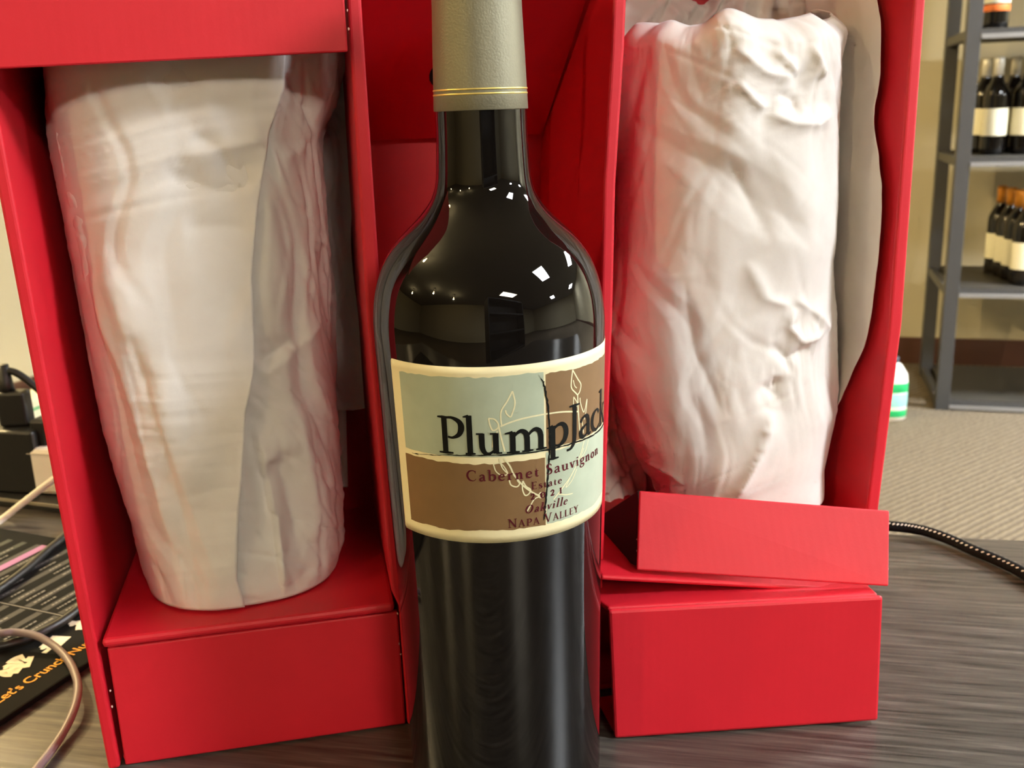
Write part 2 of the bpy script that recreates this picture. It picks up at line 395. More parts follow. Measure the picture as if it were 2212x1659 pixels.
# finger slot on the sloping panel (uncut disc proud by a hair, the hole's darkness painted black)
hs, hn = 0.1512, 0.0640
hz = sl0[1] + (sl0[0] - hn) / (sl0[0] - sl1[0]) * (sl1[1] - sl0[1])
vv = []
td = np.array([0, sl1[0] - sl0[0], sl1[1] - sl0[1]]); td = td / np.linalg.norm(td); nd = np.array([0, -td[2], td[1]])
if nd[2] > 0: nd = -nd
for k in range(20):
    a = 2 * math.pi * k / 20
    vv.append(np.array([hs, hn, hz]) + np.array([0.006 * math.cos(a), 0, 0]) + td * 0.0085 * math.sin(a) + nd * 0.0003)
me = mesh_from('finger_slot', vv + [p - nd * 0.002 for p in vv], [tuple(range(20))] + [(i, (i + 1) % 20, 20 + (i + 1) % 20, 20 + i) for i in range(20)])
link('finger_slot', me, M_HOLE, box)
# right compartment: tray pulled forward, shelf sheet with a turned-up lip
def L(p): return box_loc(p)
def offset_slab(name, quad, th, mat=M_RED, bev=0.0007):
    q = [np.array(p) for p in quad]; n = np.cross(q[1] - q[0], q[3] - q[0]); n /= np.linalg.norm(n)
    return hexa(name, q, [p + n * th for p in q], mat, box, bev)
tBL, tBR = L((0.0432, 0.0165, 0.0006)), L((0.1512, 0.0222, 0.0008))
tTL, tTR = L((0.0412, 0.0165, 0.0576)), L((0.1496, 0.0222, 0.0566))
offset_slab('lower_front_panel', [tBL, tTL, tTR, tBR], -0.0024, bev=0.0016)
kTL, kTR = (tTL[0] - 0.004, 0.020, 0.0475), (0.3120, 0.020, 0.0460)
offset_slab('tray_top', [(tTL[0] + .0005, tTL[1] + .0012, tTL[2] - .0002), kTL, kTR, (tTR[0] - .0008, tTR[1] + .0012, tTR[2] - .0002)], 0.0022, bev=0.0008)
offset_slab('tray_bottom', [(tBL[0] + .001, tBL[1] + .003, 0.0008), (tBL[0] + .0005, -0.001, 0.0008), (0.3105, -0.001, 0.0008), (tBR[0] - .0008, tBR[1] + .003, 0.0008)], 0.0018, bev=0.0005)
offset_slab('tray_side', [(tBR[0] - .003, tBR[1] + .003, 0.003), (tTR[0] - .003, tTR[1] + .003, 0.052), (0.311, -0.001, 0.048), (0.311, -0.001, 0.003)], -0.002, bev=0.0005)
sFL, sFR = L(at_y(1299, 1243, 0.030)), L(at_y(1869, 1273, 0.034))
offset_slab('shelf_panel', [sFL, sFR, (0.3160, DB - 0.001, 0.0585), (0.2005, DB - 0.001, 0.0640)], -0.0022, bev=0.0009)
lBL, lBR = L(at_y(1374, 1231, 0.0350)), L(at_y(1915, 1266, 0.0310))
lTL, lTR = L(at_y(1380, 1061, 0.0490)), L(at_y(1917, 1104, 0.0450))
offset_slab('shelf_lip', [lBL, lTL, lTR, lBR], -0.0024, bev=0.0006)
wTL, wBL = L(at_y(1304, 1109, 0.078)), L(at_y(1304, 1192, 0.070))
offset_slab('lip_side_wing', [(lBL[0] + .0006, lBL[1] + .0026, lBL[2] + .0005), (lTL[0] + .0006, lTL[1] + .0026, lTL[2] - .0008), wTL, wBL], -0.0018, M_WING_SHADE, bev=0.0003)
# torn paper nibs along the perforated edges
def nib(p, r):
    bm = bmesh.new(); bmesh.ops.create_icosphere(bm, subdivisions=1, radius=r)
    for v in bm.verts: v.co = Vector((v.co.x * random.uniform(.5, 1.1), v.co.y * random.uniform(.5, 1), v.co.z * random.uniform(.8, 1.7))) + Vector(p)
    me = bpy.data.meshes.new('torn_nib'); bm.to_mesh(me); bm.free(); link('torn_nib', me, M_NIB, box)
for (x, y, n) in ((750, 22, -.0052), (753, 63, -.0054), (859, 1325, .0005), (862, 1390, .0006), (866, 1413, .0006), (238, 1492, .0002), (242, 1526, .0002)):
    nib(at_n(x, y, n), 0.00045)
for (x, y, Y) in ((1319, 1371, .0178), (1321, 1441, .0178), (1898, 1381, .023), (1896, 1405, .023), (1376, 1165, .0402), (1376, 1190, .0382), (1918, 1200, .0375), (1918, 1229, .0352)):
    nib(L(at_y(x, y, Y)), 0.0004)

# ------------------------------------------------------------------ vectorised noise for the crumpled tissue
RNG = np.random.RandomState(3)
TAB = RNG.rand(64, 64, 64)
def vnoise(p):
    p = np.asarray(p); i = np.floor(p).astype(int); f = p - i; f = f * f * (3 - 2 * f); i %= 64; j = (i + 1) % 64
    g = lambda a, b, c: TAB[a, b, c]
    x0, y0, z0 = i[..., 0], i[..., 1], i[..., 2]; x1, y1, z1 = j[..., 0], j[..., 1], j[..., 2]
    fx, fy, fz = f[..., 0], f[..., 1], f[..., 2]
    l = lambda a, b, t: a + (b - a) * t
    return l(l(l(g(x0, y0, z0), g(x1, y0, z0), fx), l(g(x0, y1, z0), g(x1, y1, z0), fx), fy), l(l(g(x0, y0, z1), g(x1, y0, z1), fx), l(g(x0, y1, z1), g(x1, y1, z1), fx), fy), fz)
def crumple(s, z, seed, amp, freq, vertical=0.0, systems=10):
    rs = np.random.RandomState(seed); d = np.zeros_like(s)
    q = np.stack([s * 30 + 11, z * 30 + 5, np.full_like(s, seed * 1.7)], -1)
    wx = (vnoise(q) - .5) * 0.02; wz = (vnoise(q + 7.3) - .5) * 0.02
    for k in range(systems):
        a = rs.uniform(0, math.pi) if rs.rand() > vertical else rs.normal(0, 0.16)
        f = freq * rs.uniform(.6, 1.9)
        t = ((s + wx) * math.cos(a) + (z + wz) * math.sin(a)) * f + rs.rand()
        tri = np.abs((t % 1.0) - .5) * 2
        tri = np.where(tri < .8, tri / .8, (1 - tri) / .2)
        m = vnoise(np.stack([s * 26 + rs.rand() * 50, z * 22 + rs.rand() * 50, np.full_like(s, k * 3.1)], -1))
        m = np.clip((m - .45) / .25, 0, 1)
        d += (tri - .5) * m * amp / (f / freq)
    return d
def poly_dist(s, z, pts):
    best = np.full(s.shape, 9.0); side = np.zeros(s.shape); par = np.zeros(s.shape)
    n = len(pts) - 1
    for i in range(n):
        a = np.array(pts[i]); b = np.array(pts[i + 1]); ab = b - a; L2 = ab @ ab
        t = np.clip(((s - a[0]) * ab[0] + (z - a[1]) * ab[1]) / L2, 0, 1)
        dx = s - (a[0] + t * ab[0]); dz = z - (a[1] + t * ab[1]); dd = np.hypot(dx, dz)
        sg = np.sign(ab[0] * dz - ab[1] * dx); u = dd < best
        side = np.where(u, sg, side); par = np.where(u, (i + t) / n, par); best = np.minimum(best, dd)
    return best, side, par
def grid_mesh(name, P, mat, parent, wrap=False, solid=0.0003):
    nz, nu = P.shape[:2]; v = P.reshape(-1, 3); f = []
    for j in range(nz - 1):
        for i in range(nu if wrap else nu - 1):
            k = (i + 1) % nu; f.append((j * nu + i, j * nu + k, (j + 1) * nu + k, (j + 1) * nu + i))
    me = mesh_from(name, v, f); o = link(name, me, mat, parent, True)
    if solid:
        md = o.modifiers.new('thickness', 'SOLIDIFY'); md.thickness = solid; md.offset = 0
    return o
def curve_of(pix, n):           # pixel polyline on the depth-n plane -> z sorted (z, s)
    q = sorted([(at_n(x, y, n)[2], at_n(x, y, n)[0]) for x, y in pix])
    return np.array([a for a, _ in q]), np.array([b for _, b in q])
def ridge_px(pix, n): return [(at_n(x, y, n)[0], at_n(x, y, n)[2]) for x, y in pix]

def wrap_points(PHI, Z, left, right, nc, b, e, crum, ridges, zbot, lift=0.0):
    sl = np.interp(Z, *left); sr = np.interp(Z, *right); c = (sl + sr) / 2; a = (sr - sl) / 2
    cs, sn = np.cos(PHI), np.sin(PHI)
    X = c + a * np.sign(cs) * np.abs(cs) ** e
    Y = nc - b * np.sign(sn) * np.abs(sn) ** e
    nx, ny = cs / a, -sn / b; l = np.hypot(nx, ny); nx, ny = nx / l, ny / l
    S = X + 0.0 * Z
    arc = c + a * (1.25 * (math.pi / 2 - PHI) / (math.pi / 2)) * 0.8
    d = crum(arc, Z)
    front = np.clip(sn * 3, 0, 1)
    for pts, amp, w, kind in ridges:
        dist, side, par = poly_dist(X, Z, pts)
        fade = np.clip(np.minimum(par, 1 - par) * 5, 0, 1) ** .7
        if kind == 'ridge': d = d + amp * np.exp(-dist / w) * fade * front
        elif kind == 'step': d = d + amp * np.exp(-dist / w) * (side > 0) * fade * front
        elif kind == 'bulge': d = d + amp * np.exp(-(dist / w) ** 2) * front
    d = d * np.clip((Z - zbot) / 0.006 + .25, 0, 1) + lift
    return np.stack([X + nx * d, Y + ny * d, Z], -1)

# ------------------------------------------------------------------ tissue-wrapped bottle in the right compartment
wr = empty('wrapped_bottle', BOX_A + BT * 0.262 + BN * 0.05 + np.array([0, 0, 0.0]), BOX_YAW)
tag(wr, 'bottle wrapped in white crumpled tissue paper in the right compartment, nearest the shelves', 'wrapped bottle', 'tissue-wrapped bottles')
def to_root(P, root_s, root_n): return P - np.array([root_s, root_n, 0.0])
RS, RN = 0.262, 0.05
NR = 0.046
Lr = curve_of([(1352, -60), (1346, 60), (1343, 300), (1330, 560), (1322, 760), (1322, 815), (1352, 940), (1398, 1026), (1424, 1062), (1440, 1090), (1450, 1140)], NR)
Rr = curve_of([(1826, -60), (1838, 55), (1828, 120), (1812, 250), (1808, 420), (1797, 560), (1811, 700), (1812, 800), (1809, 880), (1793, 935), (1778, 1000), (1776, 1055), (1745, 1085), (1725, 1130)], 0.029)
rr = lambda px: ridge_px(px, 0.010)
ridgesR = [
    (rr([(1655, 880), (1635, 950), (1600, 1030), (1575, 1080)]), 0.0035, 0.0028, 'ridge'),
    (rr([(1585, 60), (1590, 200), (1585, 330)]), 0.0030, 0.009, 'bulge'),
    (rr([(1575, 105), (1640, 160), (1700, 170)]), 0.0030, 0.003, 'ridge'),
    (rr([(1660, 105), (1690, 140), (1710, 165)]), 0.0028, 0.0025, 'ridge'),
    (rr([(1735, 100), (1755, 140), (1765, 170)]), 0.0028, 0.0025, 'ridge'),
    (rr([(1575, 170), (1610, 215), (1640, 240)]), 0.0024, 0.0025, 'ridge'),
    (rr([(1640, 245), (1690, 265), (1750, 268), (1785, 240)]), 0.0032, 0.0028, 'ridge'),
    (rr([(1665, 205), (1700, 215), (1705, 250)]), -0.0022, 0.002, 'ridge'),
    (rr([(1700, 660), (1690, 700), (1720, 735), (1780, 720)]), 0.0030, 0.0026, 'ridge'),
    (rr([(1655, 735), (1690, 770), (1740, 745)]), -0.0028, 0.003, 'ridge'),
    (rr([(1635, 820), (1660, 845), (1668, 805)]), -0.0028, 0.003, 'ridge'),
    (rr([(1700, 640), (1760, 680), (1805, 720)]), 0.0022, 0.0025, 'ridge'),
    (rr([(1420, 1035), (1470, 1040), (1490, 1060)]), 0.0016, 0.002, 'ridge'),
    (rr([(1720, 320), (1740, 500)]), 0.0040, 0.024, 'bulge'),
    (rr([(1560, 330), (1600, 420), (1650, 520)]), -0.0018, 0.005, 'ridge'),
    (rr([(1600, 560), (1640, 640), (1700, 660)]), 0.0020, 0.003, 'ridge'),
    (rr([(1480, 600), (1500, 760), (1560, 900)]), -0.0016, 0.006, 'ridge'),
]
zb, zt = 0.0605, 0.2745
nz, nu = 230, 300
zz = np.linspace(0, 1, nz)[:, None]; ph = np.linspace(0, 2 * math.pi, nu, endpoint=False)[None, :]
PHI = np.broadcast_to(ph, (nz, nu)).copy()
top = zt + 0.006 * (vnoise(np.stack([np.cos(ph) * 3 + 9, np.sin(ph) * 3 + 9, ph * 0 + .5], -1)) - .5) * 2 + 0.0075 * np.clip(np.cos(ph) - .1, 0, 1) * np.clip(np.sin(ph) * 2, 0, 1) + 0.004 * np.clip(-np.cos(ph) - .7, 0, 1)
Z = zb + (top - zb) * zz
hot = [(ridge_px([(1690, 190)], 0.012)[0], .020), (ridge_px([(1725, 730)], 0.012)[0], .020), (ridge_px([(1640, 830)], 0.012)[0], .012), (ridge_px([(1590, 1050)], 0.012)[0], .014), (ridge_px([(1600, 60)], 0.012)[0], .012), (ridge_px([(1780, 60)], 0.012)[0], .016)]
def hotmask(s, z, base):
    m = np.full(s.shape, base)
    for (a_, b_), r_ in hot: m = m + (1 - base) * np.exp(-(((s - a_) ** 2 + (z - b_) ** 2) / r_ ** 2))
    return np.clip(m, 0, 1)
crR = lambda s, z: crumple(s, z, 63, 0.0008, 22, .9, 8) * hotmask(s, z, .6) + crumple(s, z, 71, 0.0012, 15, .35, 6) + crumple(s, z, 5, 0.0007, 80, .3, 9) * hotmask(s, z, .12) + 0.005 * (vnoise(np.stack([s * 28 + 3, z * 20, s * 0 + 2.2], -1)) - .5)
P = wrap_points(PHI, Z, Lr, Rr, NR, 0.040, 0.80, crR, ridgesR, zb)
# rolled rim: the top rows fold inwards
k = np.clip((zz - .955) / .045, 0, 1)
cen = np.stack([(np.interp(Z, *Lr) + np.interp(Z, *Rr)) / 2, np.full_like(Z, NR), Z], -1)
P = P + (cen - P) * (k ** 2 * (0.10 + 0.22 * vnoise(np.stack([np.cos(PHI) * 5 + 20, np.sin(PHI) * 5 + 20, Z * 0 + 8], -1))))[..., None] * np.array([1, 1, 0])
grid_mesh('tissue_sleeve', to_root(P, RS, RN), M_TIS, wr, True)
def sheet_px(name, rows, root, rs, rn, seed, amp, nu=50, nz=140, parent=None):
    # rows: (list of (px, py, n)) top to bottom, equal counts
    C = np.array([[at_n(*q) for q in r] for r in rows])       # (m, k, 3)
    m, kk = C.shape[:2]
    def interp(arr, t):
        x = np.linspace(0, arr.shape[0] - 1, t); i = np.clip(np.floor(x).astype(int), 0, arr.shape[0] - 2); f = (x - i)
        f = f.reshape((-1,) + (1,) * (arr.ndim - 1)); g = lambda j: arr[np.clip(j, 0, arr.shape[0] - 1)]
        p0, p1, p2, p3 = g(i - 1), g(i), g(i + 1), g(i + 2)
        return 0.5 * (2 * p1 + (-p0 + p2) * f + (2 * p0 - 5 * p1 + 4 * p2 - p3) * f * f + (-p0 + 3 * p1 - 3 * p2 + p3) * f ** 3)
    G = interp(C, nz); G = np.swapaxes(interp(np.swapaxes(G, 0, 1), nu), 0, 1)
    d = crumple(G[..., 0], G[..., 2], seed, amp, 45, .5, 8)
    G[..., 1] += d
    return grid_mesh(name, to_root(G, rs, rn), M_TIS, root)
sheet_px('tissue_outer_sheet', [
    [(1730, -70, .056), (1800, -60, .044), (1850, -50, .032), (1885, -40, .022)],
    [(1740, 10, .056), (1800, 5, .042), (1856, 15, .026), (1902, 52, .0145)],
    [(1740, 150, .058), (1800, 150, .040), (1856, 150, .025), (1897, 185, .0135)],
    [(1740, 280, .058), (1800, 280, .038), (1850, 280, .025), (1888, 265, .0150)],
    [(1740, 400, .058), (1800, 400, .036), (1856, 400, .020), (1904, 400, .0062)],
    [(1740, 560, .058), (1800, 560, .036), (1854, 560, .019), (1897, 560, .0050)],
    [(1740, 720, .058), (1795, 720, .038), (1836, 720, .023), (1873, 720, .0090)],
    [(1730, 830, .058), (1770, 830, .044), (1806, 820, .030), (1838, 810, .0175)],
    [(1710, 900, .058), (1750, 900, .048), (1780, 890, .037), (1806, 880, .0265)]], wr, RS, RN, 31, 0.0008)
sheet_px('tissue_inner_sheet', [
    [(1345, -40, .080), (1420, -60, .084), (1470, -20, .085), (1520, 10, .086), (1600, -60, .085), (1720, -80, .082), (1800, -60, .078)],
    [(1345, 20, .076), (1420, 0, .080), (1480, 10, .082), (1530, 30, .083), (1600, -5, .080), (1700, -20, .078), (1800, -20, .074)],
    [(1345, 120, .076), (1420, 120, .080), (1480, 120, .082), (1530, 120, .083), (1600, 120, .080), (1700, 120, .078), (1800, 120, .074)],
    [(1345, 300, .076), (1420, 300, .080), (1480, 300, .082), (1530, 300, .083), (1600, 300, .080), (1700, 300, .078), (1800, 300, .074)]], wr, RS, RN, 37, 0.003, 80, 60)
sheet_px('tissue_left_tail', [
    [(1314, 700, .072), (1340, 700, .076), (1380, 700, .080)],
    [(1306, 850, .070), (1350, 860, .074), (1400, 860, .078)],
    [(1298, 1000, .066), (1350, 1000, .071), (1410, 1000, .076)],
    [(1296, 1095, .062), (1355, 1095, .068), (1420, 1095, .074)]], wr, RS, RN, 43, 0.004, 40, 80)

# ------------------------------------------------------------------ tissue-wrapped bottle in the left compartment
LS, LN = 0.055, 0.05
wl = empty('wrapped_bottle', BOX_A + BT * LS + BN * LN, BOX_YAW)
tag(wl, 'bottle wrapped in white tissue paper in the left compartment, under the hanging top flap', 'wrapped bottle', 'tissue-wrapped bottles')
NLc = 0.052
Ll = curve_of([(88, -100), (93, 20), (95, 160), (110, 300), (150, 520), (175, 660), (195, 780), (225, 930), (250, 1010), (285, 1120), (299, 1190), (312, 1240), (330, 1275)], 0.037)
Rl = curve_of([(735, -100), (742, 20), (742, 130), (720, 220), (690, 300), (700, 400), (708, 520), (716, 700), (724, 850), (733, 1000), (737, 1120), (740, 1150), (730, 1190), (712, 1225)], NLc)
ll = lambda px: ridge_px(px, 0.012)
zbl, ztl = 0.0580, 0.318
ridgesL = [
    (ll([(520, 900), (515, 1100), (520, 1290)]), 0.0022, 0.004, 'step'),
    (ll([(545, 920), (585, 1080), (600, 1180), (612, 1290)]), 0.0040, 0.0035, 'step'),
    (ll([(640, 870), (660, 1010), (690, 1120), (680, 1190)]), 0.0030, 0.006, 'ridge'),
    (ll([(585, 990), (620, 1050), (650, 1200)]), -0.0040, 0.008, 'ridge'),
    (ll([(555, 790), (600, 760), (625, 745)]), -0.003, 0.003, 'ridge'),
    (ll([(560, 815), (640, 760), (700, 700)]), 0.0022, 0.004, 'ridge'),
    (ll([(600, 340), (640, 330), (680, 270)]), 0.0022, 0.004, 'ridge'),
    (ll([(620, 150), (650, 220), (690, 240)]), -0.003, 0.004, 'ridge'),
    (ll([(560, 330), (575, 450), (570, 600), (585, 740)]), 0.0035, 0.009, 'ridge'),
]
nzl, nul = 220, 260
zzl = np.linspace(0, 1, nzl)[:, None]; phl = np.linspace(0, 2 * math.pi, nul, endpoint=False)[None, :]
PHIl = np.broadcast_to(phl, (nzl, nul)).copy(); Zl = zbl + (ztl - zbl) * zzl + 0 * phl
crL = lambda s, z: crumple(s, z, 11, 0.0024, 26, .6, 8) + crumple(s, z, 15, 0.0005, 80, .3, 6)
P = wrap_points(PHIl, Zl, Ll, Rl, NLc, 0.041, 0.82, crL, ridgesL, zbl)
grid_mesh('tissue_sleeve', to_root(P, LS, LN), M_TIS, wl, True)
# the overlapping front sheet, ending in the long vertical edge
Ez, Es = curve_of([(612, -100), (612, 100), (608, 190), (594, 235), (576, 285), (560, 400), (549, 480), (541, 600), (546, 690), (549, 770), (545, 810), (530, 880), (527, 960), (517, 1100), (514, 1240), (528, 1288)], 0.012)
nwz, nwu = 220, 150
Zw = zbl + 0.0003 + (ztl - zbl) * np.linspace(0, 1, nwz)[:, None] + 0 * np.zeros((1, nwu))
sl = np.interp(Zw, *Ll); sr = np.interp(Zw, *Rl); c = (sl + sr) / 2; a = (sr - sl) / 2
e = np.interp(Zw, Ez, Es); qq = np.clip((e - c) / a, -1, 1)
phe = np.arccos(np.sign(qq) * np.abs(qq) ** (1 / 0.82))
w = np.linspace(0, 1, nwu)[None, :]
PHIw = (math.pi * 1.25) * (1 - w) + phe * w
ridgesF = [
    (ll([(395, 345), (480, 320), (570, 300)]), 0.0026, 0.004, 'ridge'),
    (ll([(420, 290), (470, 320), (500, 370), (550, 395)]), -0.0024, 0.004, 'ridge'),
    (ll([(360, 350), (390, 390), (470, 410), (540, 405)]), -0.002, 0.005, 'ridge'),
    (ll([(400, 490), (470, 485), (545, 490)]), -0.0016, 0.006, 'ridge'),
    (ll([(190, 600), (260, 780), (320, 960), (400, 1240)]), 0.0030, 0.007, 'ridge'),
    (ll([(250, 620), (340, 820), (400, 950), (410, 1000)]), 0.0030, 0.009, 'bulge'),
    (ll([(290, 720), (360, 930), (430, 1230)]), -0.0022, 0.006, 'ridge'),
    (ll([(330, 820), (390, 1000), (480, 1260)]), 0.0018, 0.006, 'ridge'),
    (ll([(180, 560), (240, 800), (330, 1120)]), -0.002, 0.006, 'ridge'),
    (ll([(330, 190), (400, 150), (420, 195)]), -0.002, 0.008, 'ridge'),
]
crF = lambda s, z: crumple(s, z, 19, 0.0011, 20, .85, 7) + crumple(s, z, 25, 0.0003, 80, .4, 6)
Pw = wrap_points(PHIw, Zw, Ll, Rl, NLc, 0.041, 0.82, crF, ridgesF, zbl, lift=0.0022)
Pw[..., 1] -= 0.0028 * np.clip((w - .86) / .14, 0, 1) ** 2 * np.clip((Zw - zbl) / .02, 0, 1)
grid_mesh('tissue_front_sheet', to_root(Pw, LS, LN), M_TIS, wl)
sheet_px('tissue_side_sheet', [
    [(650, -60, .070), (690, -60, .075), (725, -60, .076), (748, -60, .074)],
    [(650, 140, .070), (690, 140, .075), (725, 140, .076), (746, 140, .072)],
    [(660, 260, .072), (700, 260, .076), (735, 260, .076), (762, 265, .072)],
    [(660, 360, .074), (700, 360, .078), (740, 360, .077), (767, 350, .073)],
    [(660, 520, .076), (700, 520, .080), (738, 520, .078), (758, 520, .074)],
    [(670, 690, .078), (710, 690, .081), (750, 690, .079), (774, 690, .074)],
    [(680, 800, .078), (715, 800, .081), (755, 800, .079), (782, 800, .074)],
    [(690, 886, .078), (722, 886, .081), (757, 886, .079), (788, 882, .075)]], wl, LS, LN, 51, 0.0014)
sheet_px('tissue_lower_tail', [
    [(680, 780, .084), (715, 780, .086), (748, 780, .085)],
    [(680, 900, .084), (715, 900, .086), (748, 900, .085)],
    [(690, 1052, .084), (722, 1052, .086), (752, 1052, .085)]], wl, LS, LN, 53, 0.0010, 24, 60)

# ------------------------------------------------------------------ wine bottle in front
PZ = [0, .0143, .0854, .142, .175, .179, .1829, .1867, .1905, .1943, .198, .2018, .2055, .2092, .2129, .2151, .218, .2202, .2238, .2309, .238, .252]
PR = [.0358, .0361, .0370, .0384, .0393, .0392, .0388, .0382, .0373, .036, .0342, .0318, .0286, .0242, .0204, .0184, .0166, .0158, .0155, .0151, .0148, .0147]
_z = np.linspace(0, .252, 600); _r = np.interp(_z, PZ, PR)
_k = np.exp(-np.linspace(-2, 2, 31) ** 2); _k /= _k.sum()
for _ in range(2): _r = np.convolve(np.pad(_r, 15, 'edge'), _k, 'valid')
def RZ(z): return np.interp(z, _z, _r)
wb = empty('wine_bottle', (0, 0, 0.0005))
tag(wb, 'dark wine bottle with champagne capsule and patchwork label in front of the red box', 'wine bottle')
prof = [(0.020, 0.004), (0.030, 0.0005), (0.0335, 0.0), (0.0352, 0.0018)] + [(float(RZ(z)), float(z)) for z in np.linspace(.004, .249, 150)]
lathe('bottle_glass', prof, M_GLASS, wb, 160)
cap = [(0.0151, 0.2449), (0.01525, 0.2452), (0.0150, 0.252), (0.0147, 0.262), (0.0142, 0.2755), (0.0141, 0.285), (0.0146, 0.2875), (0.0148, 0.293), (0.0146, 0.299), (0.0135, 0.3012), (0.004, 0.3015)]
lathe('capsule', cap, M_CAPS, wb, 96)
for zc in (0.2499, 0.2513):
    lathe('gold_band', [(0.01512, zc - .00028), (0.01522, zc - .0002), (0.01522, zc + .0002), (0.01508, zc + .00028)], M_GOLD, wb, 96, False)

UR = 0.038
def LP(u, v, off):            # label millimetres -> bottle surface
    th = u / 38.0; z = v / 1000.0; r = float(RZ(z)) + off
    return (r * math.sin(th), -r * math.cos(th), z)
def label_grid(name, u0, u1, vlo, vhi, off, mat, parent, du=0.9, nv=16):
    nu = int((u1 - u0) / du) + 1; v, f = [], []
    for i in range(nu + 1):
        u = u0 + (u1 - u0) * i / nu; a, b = vlo(u), vhi(u)
        for j in range(nv + 1): v.append(LP(u, a + (b - a) * j / nv, off))
    for i in range(nu):
        for j in range(nv):
            q = i * (nv + 1) + j; f.append((q, q + nv + 1, q + nv + 2, q + 1))
    me = mesh_from(name, v, f); return link(name, me, mat, parent, True)
LU0, LU1, LV0, LV1, CRN = -35.6, 72.0, 110.6, 169.5, 6.0
def corner(u):
    d = min(u - LU0, LU1 - u)
    rc = CRN if u > 18 else 0.8
    return 0 if d >= rc else rc - math.sqrt(max(0, rc * rc - (rc - d) ** 2))
lab = label_grid('label', LU0, LU1, lambda u: LV0 + corner(u), lambda u: LV1 - corner(u), 0.00010, M_LABEL, wb, 0.5, 24)
md = lab.modifiers.new('thickness', 'SOLIDIFY'); md.thickness = 0.00008; md.offset = -1
def jag(seed, amp=0.2):
    rs = np.random.RandomState(seed); xs = np.arange(-60, 120, 0.8); ys = rs.normal(0, amp, xs.size)
    ys = np.convolve(ys, [.25, .5, .25], 'same') + np.interp(xs, np.arange(-60, 121, 9), rs.normal(0, amp * 1.2, 21)[:np.arange(-60, 121, 9).size])
    return lambda u: float(np.interp(u, xs, ys))
j1, j2, j3, j4, j5, j6, j7, j8 = [jag(i) for i in range(8)]
label_grid('sage_patch', -31.2, 16.9, lambda u: 140.2 + j1(u) * .3, lambda u: 166.1 + j2(u), 0.00016, M_SAGE, lab, .5)
label_grid('brown_patch', 17.6, 67.5, lambda u: 140.9 + j3(u) * .3, lambda u: 165.0 + j4(u), 0.00016, M_BROWN, lab, .5)
label_grid('brown_patch', -31.6, 17.0, lambda u: 114.6 + j5(u), lambda u: 138.0 + j6(u), 0.00016, M_BROWN, lab, .5)
label_grid('sage_patch', 17.4, 67.5, lambda u: 114.8 + j7(u), lambda u: 139.6 + j8(u) * .5, 0.00016, M_SAGE, lab, .5)

# strokes: ribbons of varying width laid on the label
def ribbon(acc, pts, off, fn=LP, smooth=True, n=6):
    P = smooth_path(pts, n) if smooth and len(pts) > 2 else None
    if P is None:
        P = []
        for i in range(len(pts) - 1):
            a, b = np.array(pts[i], float), np.array(pts[i + 1], float)
            for k in range(5): P.append(a + (b - a) * k / 5)
        P.append(np.array(pts[-1], float))
    V, F = acc; base = len(V)
    for i, p in enumerate(P):
        d = P[min(i + 1, len(P) - 1)][:2] - P[max(i - 1, 0)][:2]; d = d / (np.linalg.norm(d) + 1e-9); nrm = np.array([-d[1], d[0]]); w = max(p[2], 0.01) / 2
        V.append(fn(p[0] + nrm[0] * w, p[1] + nrm[1] * w, off)); V.append(fn(p[0] - nrm[0] * w, p[1] - nrm[1] * w, off))
    for i in range(len(P) - 1):
        q = base + 2 * i; F.append((q, q + 1, q + 3, q + 2))
def S(*p): return ('s', p)
def Ln(*p): return ('l', p)
def ser(x0, x1, y, t=.045): return ('l', ((x0, y, t * .8), ((x0 + x1) / 2, y, t * 1.5), (x1, y, t * .8)))
T_ = .13
BOWL = S((.15, .45, .05), (.28, .56, .07), (.42, .575, .1), (.53, .47, .13), (.56, .3, .14), (.5, .12, .12), (.36, .015, .07), (.22, .03, .05), (.14, .1, .04))
def flag(x, y): return Ln((x - .15, y - .045, .03), (x + .02, y - .02, .08))
RING = S((.3, .575, .06), (.15, .48, .11), (.09, .29, .135), (.15, .1, .11), (.3, .01, .06), (.45, .1, .11), (.51, .29, .135), (.45, .48, .11), (.3, .575, .06))
def arch(x): return [S((x, .40, .05), (x + .1, .53, .07), (x + .2, .575, .1), (x + .29, .50, .125), (x + .32, .36, T_)), Ln((x + .32, .40, T_), (x + .32, .02, T_)), ser(x + .2, x + .46, .022)]
SS = ((.45, .80, .05), (.38, .94, .06), (.26, .98, .07), (.12, .88, .11), (.11, .73, .12), (.22, .58, .14), (.38, .44, .15), (.46, .26, .13), (.4, .09, .1), (.25, .02, .06), (.12, .06, .05), (.06, .22, .04))
def sc(p, kx, ky): return tuple((x * kx, y * ky, w) for x, y, w in p)
